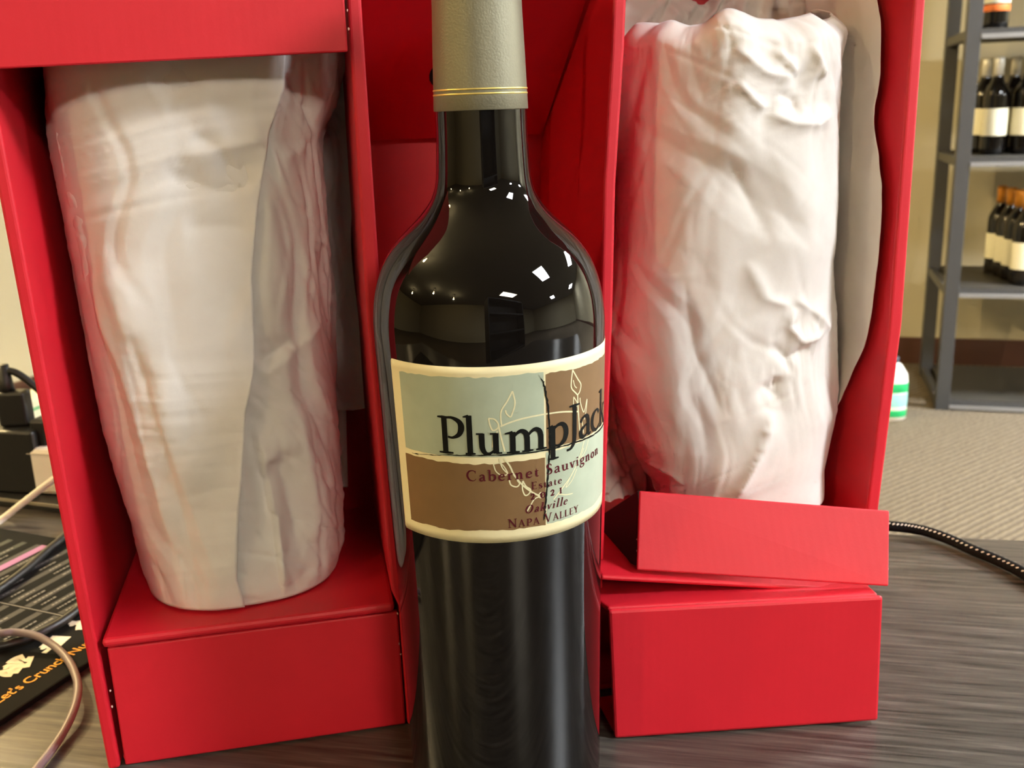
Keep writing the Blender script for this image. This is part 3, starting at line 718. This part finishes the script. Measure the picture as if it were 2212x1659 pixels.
G = {
 'P': (.74, [Ln((.22, 0, T_), (.22, 1, T_)), ser(.05, .42, .022), ser(.05, .32, .978), S((.22, .965, .05), (.42, .975, .07), (.6, .87, .12), (.645, .71, .145), (.58, .53, .11), (.42, .44, .06), (.3, .455, .05))]),
 'l': (.34, [Ln((.17, 0, T_), (.17, 1.05, T_)), flag(.14, 1.05), ser(.02, .33, .022)]),
 'u': (.70, [S((.16, .57, T_), (.16, .36, T_), (.17, .17, .125), (.24, .04, .1), (.35, .02, .07), (.47, .1, .05), (.52, .16, .05)), Ln((.53, .57, T_), (.53, .02, T_)), Ln((.01, .555, .045), (.2, .555, .045)), Ln((.38, .555, .045), (.56, .555, .045)), Ln((.53, .03, .05), (.69, .03, .04))]),
 'm': (1.0, [Ln((.15, 0, T_), (.15, .57, T_)), flag(.13, .58), ser(.01, .3, .022)] + arch(.15) + arch(.47)),
 'n': (.66, [Ln((.15, 0, T_), (.15, .57, T_)), flag(.13, .58), ser(.01, .3, .022)] + arch(.15)),
 'p': (.64, [Ln((.15, -.34, T_), (.15, .57, T_)), flag(.13, .58), ser(.0, .32, -.32), BOWL]),
 'J': (.44, [Ln((.27, .98, T_), (.27, .15, T_)), S((.27, .2, T_), (.25, -.02, .115), (.15, -.17, .07), (.0, -.2, .06)), ser(.08, .46, .978)]),
 'a': (.52, [S((.08, .44, .09), (.15, .54, .06), (.26, .58, .08), (.36, .52, .12), (.385, .38, T_)), Ln((.385, .42, T_), (.385, .1, T_)), S((.385, .14, .12), (.42, .03, .08), (.52, .06, .04)), S((.37, .35, .05), (.22, .3, .07), (.11, .22, .1), (.09, .11, .12), (.16, .02, .1), (.28, .04, .06), (.37, .13, .05))]),
 'c': (.50, [S((.45, .46, .1), (.38, .55, .07), (.28, .575, .06), (.14, .48, .11), (.08, .29, .135), (.13, .11, .12), (.27, .015, .08), (.39, .04, .05), (.47, .13, .03))]),
 'k': (.64, [Ln((.15, 0, T_), (.15, 1.05, T_)), flag(.12, 1.05), ser(.01, .3, .022), Ln((.17, .26, .05), (.45, .55, .05)), ser(.34, .57, .555), Ln((.26, .36, .07), (.52, .02, T_)), ser(.41, .65, .022)]),
 'C': (.80, [S((.72, .74, .05), (.67, .9, .06), (.5, .985, .07), (.24, .9, .11), (.1, .62, .145), (.11, .36, .145), (.25, .1, .12), (.48, .012, .07), (.64, .06, .05), (.75, .22, .03)), Ln((.71, .7, .03), (.72, .96, .05))]),
 'b': (.62, [Ln((.15, .04, T_), (.15, 1.05, T_)), flag(.12, 1.05), BOWL]),
 'e': (.53, [Ln((.1, .335, .05), (.46, .335, .05)), S((.455, .33, .1), (.42, .5, .09), (.29, .575, .06), (.14, .47, .11), (.085, .28, .13), (.14, .1, .115), (.28, .015, .08), (.4, .04, .05), (.48, .14, .03))]),
 'r': (.44, [Ln((.15, 0, T_), (.15, .57, T_)), flag(.13, .58), ser(.01, .32, .022), S((.16, .40, .05), (.24, .53, .06), (.33, .575, .09), (.42, .53, .11))]),
 't': (.38, [Ln((.17, .76, .03), (.17, .5, .1)), S((.17, .55, T_), (.17, .18, T_), (.22, .03, .09), (.36, .06, .04)), Ln((.03, .555, .045), (.34, .555, .045))]),
 'S': (.56, [S(*SS)]), 's': (.42, [S(*sc(SS, .8, .59))]),
 'v': (.54, [Ln((.08, .57, T_), (.28, .0, .1)), Ln((.28, .0, .06), (.46, .57, .05)), ser(-.03, .2, .555), ser(.35, .57, .555)]),
 'i': (.32, [Ln((.15, 0, T_), (.15, .57, T_)), flag(.13, .58), ser(.01, .3, .022), Ln((.14, .74, T_), (.14, .87, T_))]),
 'g': (.56, [S((.28, .575, .06), (.15, .5, .1), (.1, .39, .12), (.15, .27, .1), (.27, .21, .06), (.4, .28, .1), (.44, .4, .12), (.39, .52, .09), (.28, .575, .06)), Ln((.4, .52, .05), (.56, .555, .08)), S((.18, .24, .05), (.09, .14, .06), (.14, .05, .08), (.34, .01, .11), (.48, -.08, .11), (.45, -.23, .07), (.26, -.31, .06), (.1, -.27, .07), (.04, -.16, .08), (.14, -.03, .05))]),
 'o': (.60, [RING]), 'O': (.96, [S(*[(x * 1.6, y * 1.72, w * 1.1) for x, y, w in RING[1]])]), '0': (.56, [S(*[(x * .94, y, w) for x, y, w in RING[1]])]),
 'E': (.68, [Ln((.18, 0, T_), (.18, 1, T_)), ser(.03, .3, .022), ser(.03, .3, .978), Ln((.18, .975, .05), (.58, .975, .05)), Ln((.18, .52, .05), (.48, .52, .05)), Ln((.18, .025, .05), (.62, .025, .05)), Ln((.58, .98, .05), (.585, .8, .03)), Ln((.62, .01, .05), (.65, .22, .03)), Ln((.48, .63, .03), (.48, .41, .03))]),
 '2': (.50, [S((.06, .42, .09), (.14, .55, .07), (.28, .57, .1), (.38, .45, .125), (.32, .28, .1), (.18, .13, .07), (.06, .04, .05)), Ln((.05, .05, .1), (.42, .05, .1)), Ln((.42, .03, .05), (.46, .16, .03))]),
 '1': (.36, [Ln((.17, 0, T_), (.17, .575, T_)), ser(.03, .31, .022), ser(.03, .31, .555)]),
 'N': (.86, [Ln((.15, 0, .06), (.15, 1, .06)), Ln((.13, 1, .12), (.73, 0, .13)), Ln((.72, 0, .06), (.72, 1, .06)), ser(.02, .3, .022), ser(.58, .86, .978), ser(-.02, .2, .978)]),
 'A': (.82, [Ln((.4, 1.02, .06), (.1, 0, .06)), Ln((.38, 1.02, .1), (.7, 0, T_)), Ln((.2, .34, .05), (.6, .34, .05)), ser(-.02, .24, .022), ser(.55, .85, .022)]),
 'V': (.80, [Ln((.1, 1, T_), (.42, -.02, .1)), Ln((.42, -.02, .06), (.7, 1, .06)), ser(-.04, .26, .978), ser(.57, .83, .978)]),
 'L': (.64, [Ln((.18, 0, T_), (.18, 1, T_)), ser(.03, .34, .978), ser(.03, .3, .022), Ln((.18, .025, .05), (.58, .025, .05)), Ln((.58, .01, .05), (.62, .24, .03))]),
 'Y': (.76, [Ln((.1, 1, T_), (.38, .48, .12)), Ln((.38, .48, .06), (.64, 1, .06)), Ln((.38, .5, T_), (.38, 0, T_)), ser(-.04, .25, .978), ser(.52, .78, .978), ser(.22, .54, .022)]),
}
def glyph(acc, ch, u0, v0, h, kx, off, shear=0.0, kw=1.0):
    for kind, pts in G[ch][1]:
        q = [(u0 + (x + shear * y) * h * kx, v0 + y * h, w * h * kw) for x, y, w in pts]
        ribbon(acc, q, off, smooth=(kind == 's'))
def text_line(name, runs, u0, u1, v0, parent, mat, track=0.12, shear=0.0, off=0.00030, kw=1.0):
    # runs: list of (char, height)
    tot = sum((.3 if c == ' ' else G[c][0]) * h + track * h for c, h in runs) - track * runs[-1][1]
    kx = (u1 - u0) / tot; u = u0; acc = ([], [])
    for c, h in runs:
        if c != ' ': glyph(acc, c, u, v0, h, kx, off, shear, kw)
        u += ((.3 if c == ' ' else G[c][0]) * h + track * h) * kx
    me = mesh_from(name, *acc); fix_normals(me); o = link(name, me, mat, parent); o['label'] = None or name.replace('_', ' '); return o
acc = ([], [])
for ch, a, b in (('P', -17.5, -8.7), ('l', -8.4, -5.0), ('u', -4.8, 3.2), ('m', 4.4, 17.8), ('p', 18.0, 26.0), ('J', 25.4, 31.2), ('a', 30.6, 37.9), ('c', 37.4, 44.6), ('k', 44.4, 53.0)):
    h = 12.3; ww = {'P': .68, 'l': .33, 'u': .69, 'm': .94, 'p': .63, 'J': .46, 'a': .52, 'c': .48, 'k': .65}[ch]
    glyph(acc, ch, a, 141.1, h, (b - a) / (ww * h), 0.00032, kw=1.12)
me = mesh_from('brand_lettering', *acc); fix_normals(me); link('brand_lettering', me, M_INK, lab)['label'] = 'large black serif brand lettering'
H = 3.55
text_line('variety_lettering', [(c, H) for c in 'Cabernet'], -8.4, 14.8, 132.2, lab, M_MAROON, .16, kw=1.35)
text_line('variety_lettering', [(c, H) for c in 'Sauvignon'], 17.3, 44.0, 132.1, lab, M_MAROON, .12, kw=1.35)
text_line('estate_lettering', [(c, 2.5) for c in 'Estate'], 12.1, 23.3, 128.0, lab, M_MAROON, .16, kw=1.35)
text_line('vintage_lettering', [(c, 3.4) for c in '2021'], 11.7, 23.4, 124.5, lab, M_MAROON, .55, kw=1.3)
text_line('region_lettering', [(c, 2.75) for c in 'Oakville'], 9.5, 25.4, 120.1, lab, M_MAROON, .14, shear=.24, kw=1.35)
text_line('valley_lettering', [('N', 2.95)] + [(c, 2.35) for c in 'APA'] + [(' ', 2.9), ('V', 2.95)] + [(c, 2.35) for c in 'ALLEY'], 4.2, 30.7, 115.75, lab, M_MAROON, .12, kw=1.35)
# hand-drawn ink cross
acc = ([], []); rs = np.random.RandomState(4)
def inkline(pts, n=60):
    P = smooth_path(pts, 10)
    ribbon(acc, [(p[0] + rs.normal(0, .07), p[1] + rs.normal(0, .07), max(.12, p[2] + rs.normal(0, .12))) for p in P], 0.00028, smooth=False)
inkline([(15.8, 164.6, .25), (16.9, 162.4, .5), (17.9, 156.8, .65), (18.6, 150.2, .6), (18.7, 140.9, .5), (18.0, 132.5, .6), (17.5, 126.8, .6), (16.6, 119.0, .5), (16.2, 116.6, .2)])
inkline([(-28.2, 138.9, .15), (-18, 140.0, .18), (-9.2, 140.7, .3), (2.6, 140.8, .4), (18.2, 140.5, .5), (27.1, 140.5, .55), (38.7, 140.0, .6), (50, 139.9, .6), (60, 140.2, .3)])
me = mesh_from('ink_cross_lines', *acc); link('ink_cross_lines', me, M_INK, lab)
# pale wreath drawing
acc = ([], [])
def wr_line(pts, w=.42): ribbon(acc, [(a, b, w * 1.08) for a, b in pts], 0.00022)
wr_line([(6.9, 161.4), (7.6, 157.5), (6.6, 154.0), (6.0, 153.1), (4.9, 154.2), (4.6, 155.4)])
wr_line([(6.9, 161.4), (5.2, 158.2), (3.4, 155.4), (3.1, 152.8), (3.3, 150.6)])
wr_line([(-.6, 153.0), (1.2, 152.6), (2.3, 151.0), (2.0, 149.6), (.6, 149.0), (-.2, 150.6), (-.6, 153.0)])
wr_line([(2.3, 150.8), (2.6, 148.8), (3.2, 145.5), (4.0, 141.8)], .5)
wr_line([(2.0, 148.8), (.6, 146.0), (.2, 143.4)], .35)
wr_line([(2.9, 150.2), (6, 151.3), (9.5, 152.1), (14, 152.5), (18.4, 152.5), (24, 152.0), (30.4, 150.6)], .48)
wr_line([(27.9, 165.0), (30.2, 161.6), (31.8, 159.4), (31.3, 157.2), (30.2, 156.2)])
wr_line([(27.9, 165.0), (27.3, 161.2), (27.5, 159.0), (29.4, 157.0), (30.2, 156.2)])
wr_line([(28.2, 161.6), (28.8, 159.6), (29.8, 158.6)], .3)
wr_line([(30.2, 156.2), (30.4, 153.4), (30.6, 150.8), (31.0, 147), (31.6, 142)], .45)
wr_line([(28.4, 156.0), (30.0, 153.6), (29.4, 152.0), (28.4, 153.2), (28.4, 156.0)], .32)
wr_line([(31.4, 155.0), (31.8, 152.8), (33.6, 149.6), (35.2, 153.6), (34.8, 150.0), (33.8, 147.0)], .35)
wr_line([(32.2, 147.5), (33.0, 144.8), (33.4, 142.4)], .35)
wr_line([(3.6, 139.6), (5.4, 136.8), (6.6, 133.8), (8.6, 130.8), (10.6, 128.6), (13.0, 126.6), (15.2, 125.2)], .5)
wr_line([(2.2, 139.6), (3.0, 136.5), (4.6, 134.4)], .4)
wr_line([(.3, 137.8), (2.4, 138.0), (3.8, 136.4), (4.6, 134.2), (2.6, 134.0), (1.0, 135.4), (.3, 137.8)], .35)
wr_line([(5.0, 132.4), (5.6, 130.4), (7.4, 129.6), (8.3, 130.6), (7.6, 131.8)], .4)
wr_line([(9.4, 131.4), (10.4, 129.4), (11.9, 128.0), (11.2, 126.6), (10.0, 126.4), (9.2, 128.6), (9.4, 131.4)], .4)
wr_line([(15.2, 125.2), (13.2, 124.6), (12.0, 123.0), (10.6, 120.8)], .4)
wr_line([(16.4, 126.0), (15.2, 126.4), (14.6, 125.4), (15.2, 124.6), (16.2, 124.8), (16.6, 125.6)], .3)
wr_line([(33.8, 139.6), (32.2, 136.2), (29.8, 132.4), (27.0, 129.2), (23.4, 126.0), (20.0, 123.0)], .4)
wr_line([(36.4, 139.4), (34.6, 136.0), (32.0, 134.2), (33.6, 137.2)], .3)
wr_line([(30.0, 131.0), (27.6, 127.6), (25.0, 126.0), (27.2, 129.4)], .3)
wr_line([(22.0, 124.4), (25.0, 123.4), (28.0, 123.0)], .35)
me = mesh_from('wreath_drawing', *acc); link('wreath_drawing', me, M_WREATH, lab)

# ------------------------------------------------------------------ desk mat with printed shortcut table (left)
ma = math.atan2(.921, .39)
mat_c = np.array([-0.154, 0.179, 0.0005])
mat = empty('desk_mat', mat_c, ma)      # local x along the lettering, y away from the front edge; x = 0 is the far end
tag(mat, 'black printed desk mat lying left of the red box', 'desk mat')
cube('mat_pad', -0.62, 0.0, 0.0, 0.30, 0.0, 0.003, plain('mat_black_cloth', srgb(15, 15, 14), 0.9, noise=0.1, spec=0.15), mat, 0.001)
M_ROWA = plain('mat_row_print', srgb(38, 36, 39), 0.7); M_ROWG = plain('mat_green_print', srgb(26, 36, 32), 0.7)
M_PINK = plain('mat_pink_print', srgb(160, 104, 150), 0.7); M_TXT = plain('mat_pale_text', srgb(120, 117, 112), 0.7)
M_ORG = plain('mat_orange_text', srgb(236, 168, 36), 0.7); M_FIG = plain('mat_white_figure', srgb(230, 224, 196), 0.7)
def quads(name, rects, z, m):
    v, f = [], []
    for x0, x1, y0, y1 in rects:
        b = len(v); v += [(x0, y0, z), (x1, y0, z), (x1, y1, z), (x0, y1, z)]; f.append((b, b + 1, b + 2, b + 3))
    return link(name, mesh_from(name, v, f), m, mat)
rows, rowsg, txt = [], [], []
rs = np.random.RandomState(12)
for c0, c1 in ((-0.0735, -0.0118), (-0.138, -0.076), (-0.2, -0.14)):
    y = 0.048; k = 0
    while y < 0.292:
        if k % 2 == 0: (rows if y < 0.13 else rowsg).append((c0, c1, y, y + 0.0042))
        if not 0.120 < y < 0.134:
            for q in range(2):
                x = c0 + 0.003 + q * (c1 - c0) * .5 + rs.rand() * .003; end = x + rs.uniform(.006, .022)
                while x < end:
                    w_ = rs.uniform(.0008, .0028); txt.append((x, x + w_, y + .0014, y + .0026)); x += w_ + .0006
        y += 0.0058; k += 1
quads('row_bands', rows, 0.00305, M_ROWA); quads('green_row_bands', rowsg, 0.00305, M_ROWG)
quads('pink_header_bar', [(-0.0735, -0.0116, 0.1235, 0.1292)], 0.00312, M_PINK)
quads('small_print', txt, 0.0032, M_TXT)['kind'] = 'stuff'
quads('column_rule', [(-0.0752, -0.0745, 0.045, 0.292)], 0.0032, M_TXT)
fc = bpy.data.curves.new('slogan', 'FONT'); fc.body = "Let's Crunch Numbers"; fc.size = 0.0079; fc.space_character = 0.98; fc.offset = 0.00008
fo = bpy.data.objects.new('slogan', fc); COL.objects.link(fo)
bpy.context.view_layer.update()
me = bpy.data.meshes.new_from_object(fo.evaluated_get(bpy.context.evaluated_depsgraph_get())); bpy.data.objects.remove(fo, do_unlink=True)
o = link('slogan_lettering', me, M_ORG, mat); o.location = (-0.1455, 0.0112, 0.0032)
def figure(x, y, pose):
    v, f = [], []
    fn = lambda a, b, off: (a, b, off)
    acc = (v, f)
    head = [(x + pose[0] + 0.0013 * math.cos(t), y + pose[1] + 0.0013 * math.sin(t), 0.0034) for t in np.linspace(0, 2 * math.pi, 14, endpoint=False)]
    for q_, seg in enumerate(pose[2]):
        ribbon(acc, [(x + a, y + b, w) for a, b, w in seg], 0.0032 + 0.00004 * q_, fn)
    b0 = len(v); v.extend(head); f.append(tuple(range(b0, b0 + 14)))
    link('white_figure', mesh_from('white_figure', v, f), M_FIG, mat)
figure(-0.1190, 0.0290, (-.0034, .0036, [[(-.0030, .0014, .0030), (.0004, .0014, .0036), (.0040, .0010, .0030)], [(-.0026, .0016, .0016), (-.0044, -.0006, .0016), (-.0036, -.0026, .0014)], [(-.0006, .0008, .0018), (-.0012, -.0016, .0017), (-.0004, -.0036, .0015)], [(.0030, .0008, .0022), (.0036, -.0014, .0020), (.0050, -.0034, .0018)], [(.0010, .0026, .0014), (.0036, .0032, .0015), (.0060, .0020, .0014)]]))
figure(-0.0985, 0.0290, (-.0046, .0012, [[(-.0036, -.0006, .0024), (-.0004, .0000, .0030), (.0030, .0008, .0026)], [(-.0030, -.0004, .0015), (-.0026, -.0030, .0015)], [(.0024, .0008, .0024), (.0050, .0012, .0026), (.0074, .0018, .0026)], [(.001, .0000, .0016), (.0008, -.0024, .0015)]]))
figure(-0.0790, 0.0310, (-.0020, .0036, [[(-.0014, .0014, .0028), (.0002, -.0006, .0030), (.0010, -.003, .0026)], [(-.0010, .0016, .0016), (.0024, .0022, .0016)], [(.0010, -.0026, .002), (-.0006, -.0048, .0018)], [(.001, -.0026, .002), (.0032, -.0046, .0018)]]))

# ------------------------------------------------------------------ cables and chargers at the left
def world_cable(name, pts, r, m, label):
    p0 = np.array(pts[0]); root = tube(name, [np.array(p) - p0 * np.array([1, 1, 0]) for p in pts], r, m, None)
    root.location = (p0[0], p0[1], 0); tag(root, label, 'cable'); return root
gl = [(0, 1368), (33, 1366), (77, 1373), (118, 1396), (148, 1427), (165, 1464), (168, 1497), (158, 1538), (135, 1585), (108, 1625), (81, 1659), (60, 1690)]
hz = [.012, .011, .010, .0075, .0066, .0066, .0062, .0050, .0032, .0028, .0028, .0028]
world_cable('charging_cable', [at_z(-60, 1372, .010)] + [at_z(x, y, h) for (x, y), h in zip(gl, hz)], 0.0018, M_GREYC, 'grey-mauve cable curving over the front edge of the desk mat')
world_cable('black_cable', [at_z(x, y, .0062) for x, y in ((-60, 1406), (0, 1396), (40, 1386), (84, 1369), (128, 1346), (168, 1317), (215, 1270))], 0.0023, M_BLK, 'black cable lying across the desk mat beside the figures')
world_cable('black_cable', [at_z(x, y, .0062) for x, y in ((-50, 1308), (0, 1272), (50, 1235), (101, 1191), (138, 1160), (180, 1120))], 0.0023, M_BLK, 'black cable crossing the pink bar on the desk mat')
world_cable('white_cable', [at_z(-50, 1160, .004), at_z(0, 1125, .004), at_y(55, 1082, .262), at_y(115, 1036, .262), at_y(150, 1012, .268)], 0.0022, M_WHT, 'white cable running diagonally in front of the white charger')
ps = empty('power_strip', (-0.335, 0.296, 0.0006), math.radians(-20))
cube('strip_body', -0.10, 0.10, -0.004, 0.055, 0, 0.0055, M_BLK, ps, 0.0012)
cube('strip_edge', -0.10, 0.10, -0.0048, -0.0036, 0.0035, 0.0058, plain('strip_metal', srgb(150, 142, 124), .4, metal=.4), ps, 0.0003)
tag(ps, 'flat black power strip under the two chargers', 'power strip')
ba = empty('black_charger', (-0.330, 0.316, 0.0066), math.radians(-12))
cube('charger_body', -0.026, 0.022, -0.016, 0.016, 0, 0.044, M_BLK, ba, 0.002)
cube('plug_face', 0.016, 0.028, -0.010, 0.024, 0.022, 0.050, M_BLK, ba, 0.002)
tag(ba, 'black block charger with a plug pushed into its top', 'charger')
wc = empty('white_charger', (-0.300, 0.309, 0.0066), math.radians(-14))
cube('charger_body', -0.014, 0.036, -0.016, 0.018, 0, 0.0325, M_WHT, wc, 0.003)
cube('charger_seam', -0.0144, 0.0364, -0.0164, 0.0184, 0.0285, 0.0289, plain('white_seam', srgb(190, 184, 170), .5), wc, 0)
tag(wc, 'white block charger beside the box edge', 'charger')
pl = empty('power_plug', (-0.328, 0.314, 0.0508))
cube('plug_body', -0.0105, 0.0090, -0.006, 0.006, 0, 0.024, M_BLK, pl, 0.002)
lathe('strain_relief', [(0.0048, 0.0235), (0.0044, 0.028), (0.0032, 0.042)], M_BLK, pl, 20).location = (-0.004, 0, 0)
c0 = np.array([-0.328, 0.314, 0.0508])
tube('plug_cable', [np.array([-.004, 0, .040])] + [at_y(x, y, .314) - c0 for x, y in ((3, 850), (4, 818), (14, 802), (34, 805), (60, 822), (90, 848))], 0.0024, M_BLK, pl)
tag(pl, 'black plug with a cable arching up and behind the box', 'plug')

# braided cable at the right
br = empty('braided_cable', (0, 0, 0))
bp = [at_z(1895, 1128, .0055), at_z(1920, 1136, .0055), at_z(1960, 1140, .0050), at_z(2000, 1148, .0045), at_z(2050, 1165, .004), at_z(2100, 1188, .0035), at_z(2160, 1213, .0035), at_z(2212, 1239, .0035), at_z(2290, 1290, .0035)]
b0 = bp[3].copy(); b0[2] = 0; br.location = tuple(map(float, b0))
tube('cable_sleeve', [p - b0 for p in bp], 0.0030, plain('braid_black', srgb(15, 14, 15), .9, spec=.12, bump=.6, bump_scale=900), br, 14)
V, F = [], []
sp = smooth_path([p - b0 for p in bp], 40)
for i in range(6, len(sp) - 6, 8):
    for sgn in (-1, 1):
        p = sp[i + (4 if sgn > 0 else 0)]; d = sp[i + 1] - sp[i - 1]; d /= np.linalg.norm(d); side = np.cross(d, [0, 0, 1.0]); upv = np.cross(side, d)
        aa = sgn * 0.55 + .15; nn = math.cos(aa) * upv + math.sin(aa) * side; tt = d * .8 + np.cross(nn, d) * .6
        c_ = p + nn * 0.00312; ww = np.cross(nn, tt)
        b_ = len(V); V += [c_ - tt * .0007 - ww * .0003, c_ + tt * .0007 - ww * .0003, c_ + tt * .0007 + ww * .0003, c_ - tt * .0007 + ww * .0003]; F.append((b_, b_ + 1, b_ + 2, b_ + 3))
fk = link('white_flecks', mesh_from('white_flecks', V, F), M_WHT, br); fk['kind'] = 'stuff'
tag(br, 'black braided cable with white flecks over the right of the desk', 'cable')

# ------------------------------------------------------------------ rack of wine bottles at the back right
rk = empty('bottle_rack', (1.422, 2.806, FZ), RY)
tag(rk, 'dark grey steel shelving rack holding wine bottles by the back wall', 'shelf')
RW, RD = 1.1, 0.44
for (x, y) in ((0, 0), (RW, 0), (0, RD), (RW, RD)):
    cube('post', x - .021, x + .021, y - .021, y + .021, 0, 2.0, M_STEEL, rk, 0.002)
def shelf(z):
    cube('shelf_board', .021, RW - .021, -.012, RD + .01, z - .022, z, M_BOARD, rk, 0.001)
    cube('front_rail', .021, RW - .021, -.020, -.013, z - .030, z - .004, M_STEEL, rk, 0.0008)
    cube('front_lip', .021, RW - .021, -.0235, -.0202, z - .030, z - .016, M_LIP, rk, 0.0006)
    for x in (-.018, RW - .004): cube('side_rail', x, x + .022, .021, RD - .021, z - .030, z - .002, M_STEEL, rk, 0.001)
for z in (0.035, 0.405, 0.812, 1.185, 1.60): shelf(z)
def rack_bottle():
    t = empty('wine_bottle', (0, 0, 0))
    p = [(.028, 0), (.036, .003), (.0375, .02), (.0375, .175), (.036, .19), (.030, .205), (.02, .222), (.0152, .235), (.0145, .26)]
    lathe('bottle_glass', p, M_GLASS, t, 28)
    return t
def make_rack_bottle(capsmat, labmat, h0, h1):
    t = rack_bottle()
    lathe('capsule', [(.0152, .236), (.0150, .27), (.0158, .275), (.0158, .290), (.012, .293)], capsmat, t, 20)
    lathe('label', [(.0378, h0), (.0379, h0 + .001), (.0379, h1 - .001), (.0378, h1)], labmat, t, 28, False)
    return t
M_LABW = plain('rack_label_cream', srgb(236, 232, 206), .6, noise=.05, scale=80); M_CAPW = plain('rack_capsule_white', srgb(220, 218, 208), .35, metal=.3)
M_CAPO = plain('rack_capsule_orange', srgb(214, 140, 44), .35, metal=.35); M_BANDO = plain('rack_band_orange', srgb(236, 120, 50), .5)
def copy_tree(o, parent=None):
    c_ = o.copy(); COL.objects.link(c_); c_.parent = parent
    for ch in o.children:
        d_ = ch.copy(); COL.objects.link(d_); d_.parent = c_
    return c_
protoW = make_rack_bottle(M_CAPW, M_LABW, .058, .140)
protoO = make_rack_bottle(M_CAPO, M_LABW, .050, .135)
def rack_place(proto, first, x, y, z, label, group):
    o_ = proto if first else copy_tree(proto)
    p = np.array([1.422, 2.806, FZ]) + E1 * x + E2 * y + np.array([0, 0, z + .0005]); o_.location = tuple(map(float, p)); o_.rotation_euler = (0, 0, RY)
    tag(o_, label, 'wine bottle', group); return o_
WW = [(0.098, .10, 'front wine bottle with a silver capsule nearest the rack post on the middle shelf'),
      (0.184, .10, 'second silver-capsule wine bottle from the rack post, front row of the middle shelf'),
      (0.270, .10, 'third silver-capsule wine bottle from the rack post, front row of the middle shelf'),
      (0.080, .20, 'silver-capsule wine bottle half hidden behind the one nearest the rack post'),
      (0.166, .21, 'silver-capsule wine bottle behind the second one from the rack post')]
for i, (x, y, lb) in enumerate(WW): rack_place(protoW, i == 0, x, y, 0.812, lb, 'silver-capsule bottles on the middle shelf')
OO = [(0.215, .075, 'orange-capsule wine bottle standing in front on the lower shelf'),
      (0.205, .155, 'orange-capsule wine bottle second from the front on the lower shelf'),
      (0.195, .235, 'orange-capsule wine bottle third from the front on the lower shelf'),
      (0.180, .315, 'orange-capsule wine bottle at the back of the lower shelf'),
      (0.305, .075, 'orange-capsule wine bottle in the front row, farthest from the rack post')]
for i, (x, y, lb) in enumerate(OO): rack_place(protoO, i == 0, x, y, 0.405, lb, 'orange-capsule bottles on the lower shelf')
t = rack_bottle()
lathe('label', [(.0378, .075), (.0379, .076), (.0379, .150), (.0378, .151)], M_LABW, t, 28, False)
lathe('orange_band', [(.0379, .052), (.0382, .053), (.0382, .070), (.0379, .071)], M_BANDO, t, 28, False)
lathe('capsule', [(.0152, .236), (.0150, .27), (.0158, .290), (.012, .293)], M_CAPW, t, 20)
rack_place(t, True, 0.075, .10, 1.185, 'wine bottle with an orange band on the top shelf', None)

# packaged jug on the carpet
pj = empty('packaged_jug', tuple(at_z(1916, 903, FZ)), RY)
M_GREEN = plain('jug_green', srgb(30, 170, 96), .5); M_TEAL = plain('jug_pale_teal', srgb(150, 205, 200), .5, noise=.2, scale=30); M_NAVY = plain('jug_cap_dark', srgb(50, 54, 66), .5)
def jug(name, prof, m):
    o_ = lathe(name, prof, m, pj, 28); o_.scale = (1, .6, 1); return o_
jug('jug_body', [(.050, 0), (.055, .006), (.056, .05), (.056, .12), (.052, .15), (.034, .178), (.024, .186)], M_WHT)
jug('lower_label', [(.0562, .045), (.0566, .046), (.0566, .088), (.0562, .089)], M_TEAL)
jug('green_band', [(.0562, .092), (.0567, .093), (.0567, .122), (.0560, .123)], M_GREEN)
jug('green_base_band', [(.0556, .012), (.0564, .013), (.0566, .034), (.0562, .035)], M_GREEN)
jug('cap', [(.024, .186), (.025, .188), (.024, .204), (.010, .206)], M_NAVY)
tag(pj, 'white jug with green bands on the carpet, half hidden by the red box', 'jug')

# cream boards with a green line leaning low by the left wall
bd = empty('cream_plank', rm(A0 + 0.11, 2.62, FZ), RY)
cube('plank', -0.05, 0.05, -1.2, 0.9, 0, 0.075, plain('plank_cream', srgb(238, 232, 200), .5), bd, 0.004)
cube('green_line', 0.0502, 0.0512, -1.2, 0.9, 0.033, 0.041, M_GREEN, bd, 0)
tag(bd, 'long cream plank with a green line lying along the cream wall', 'plank')
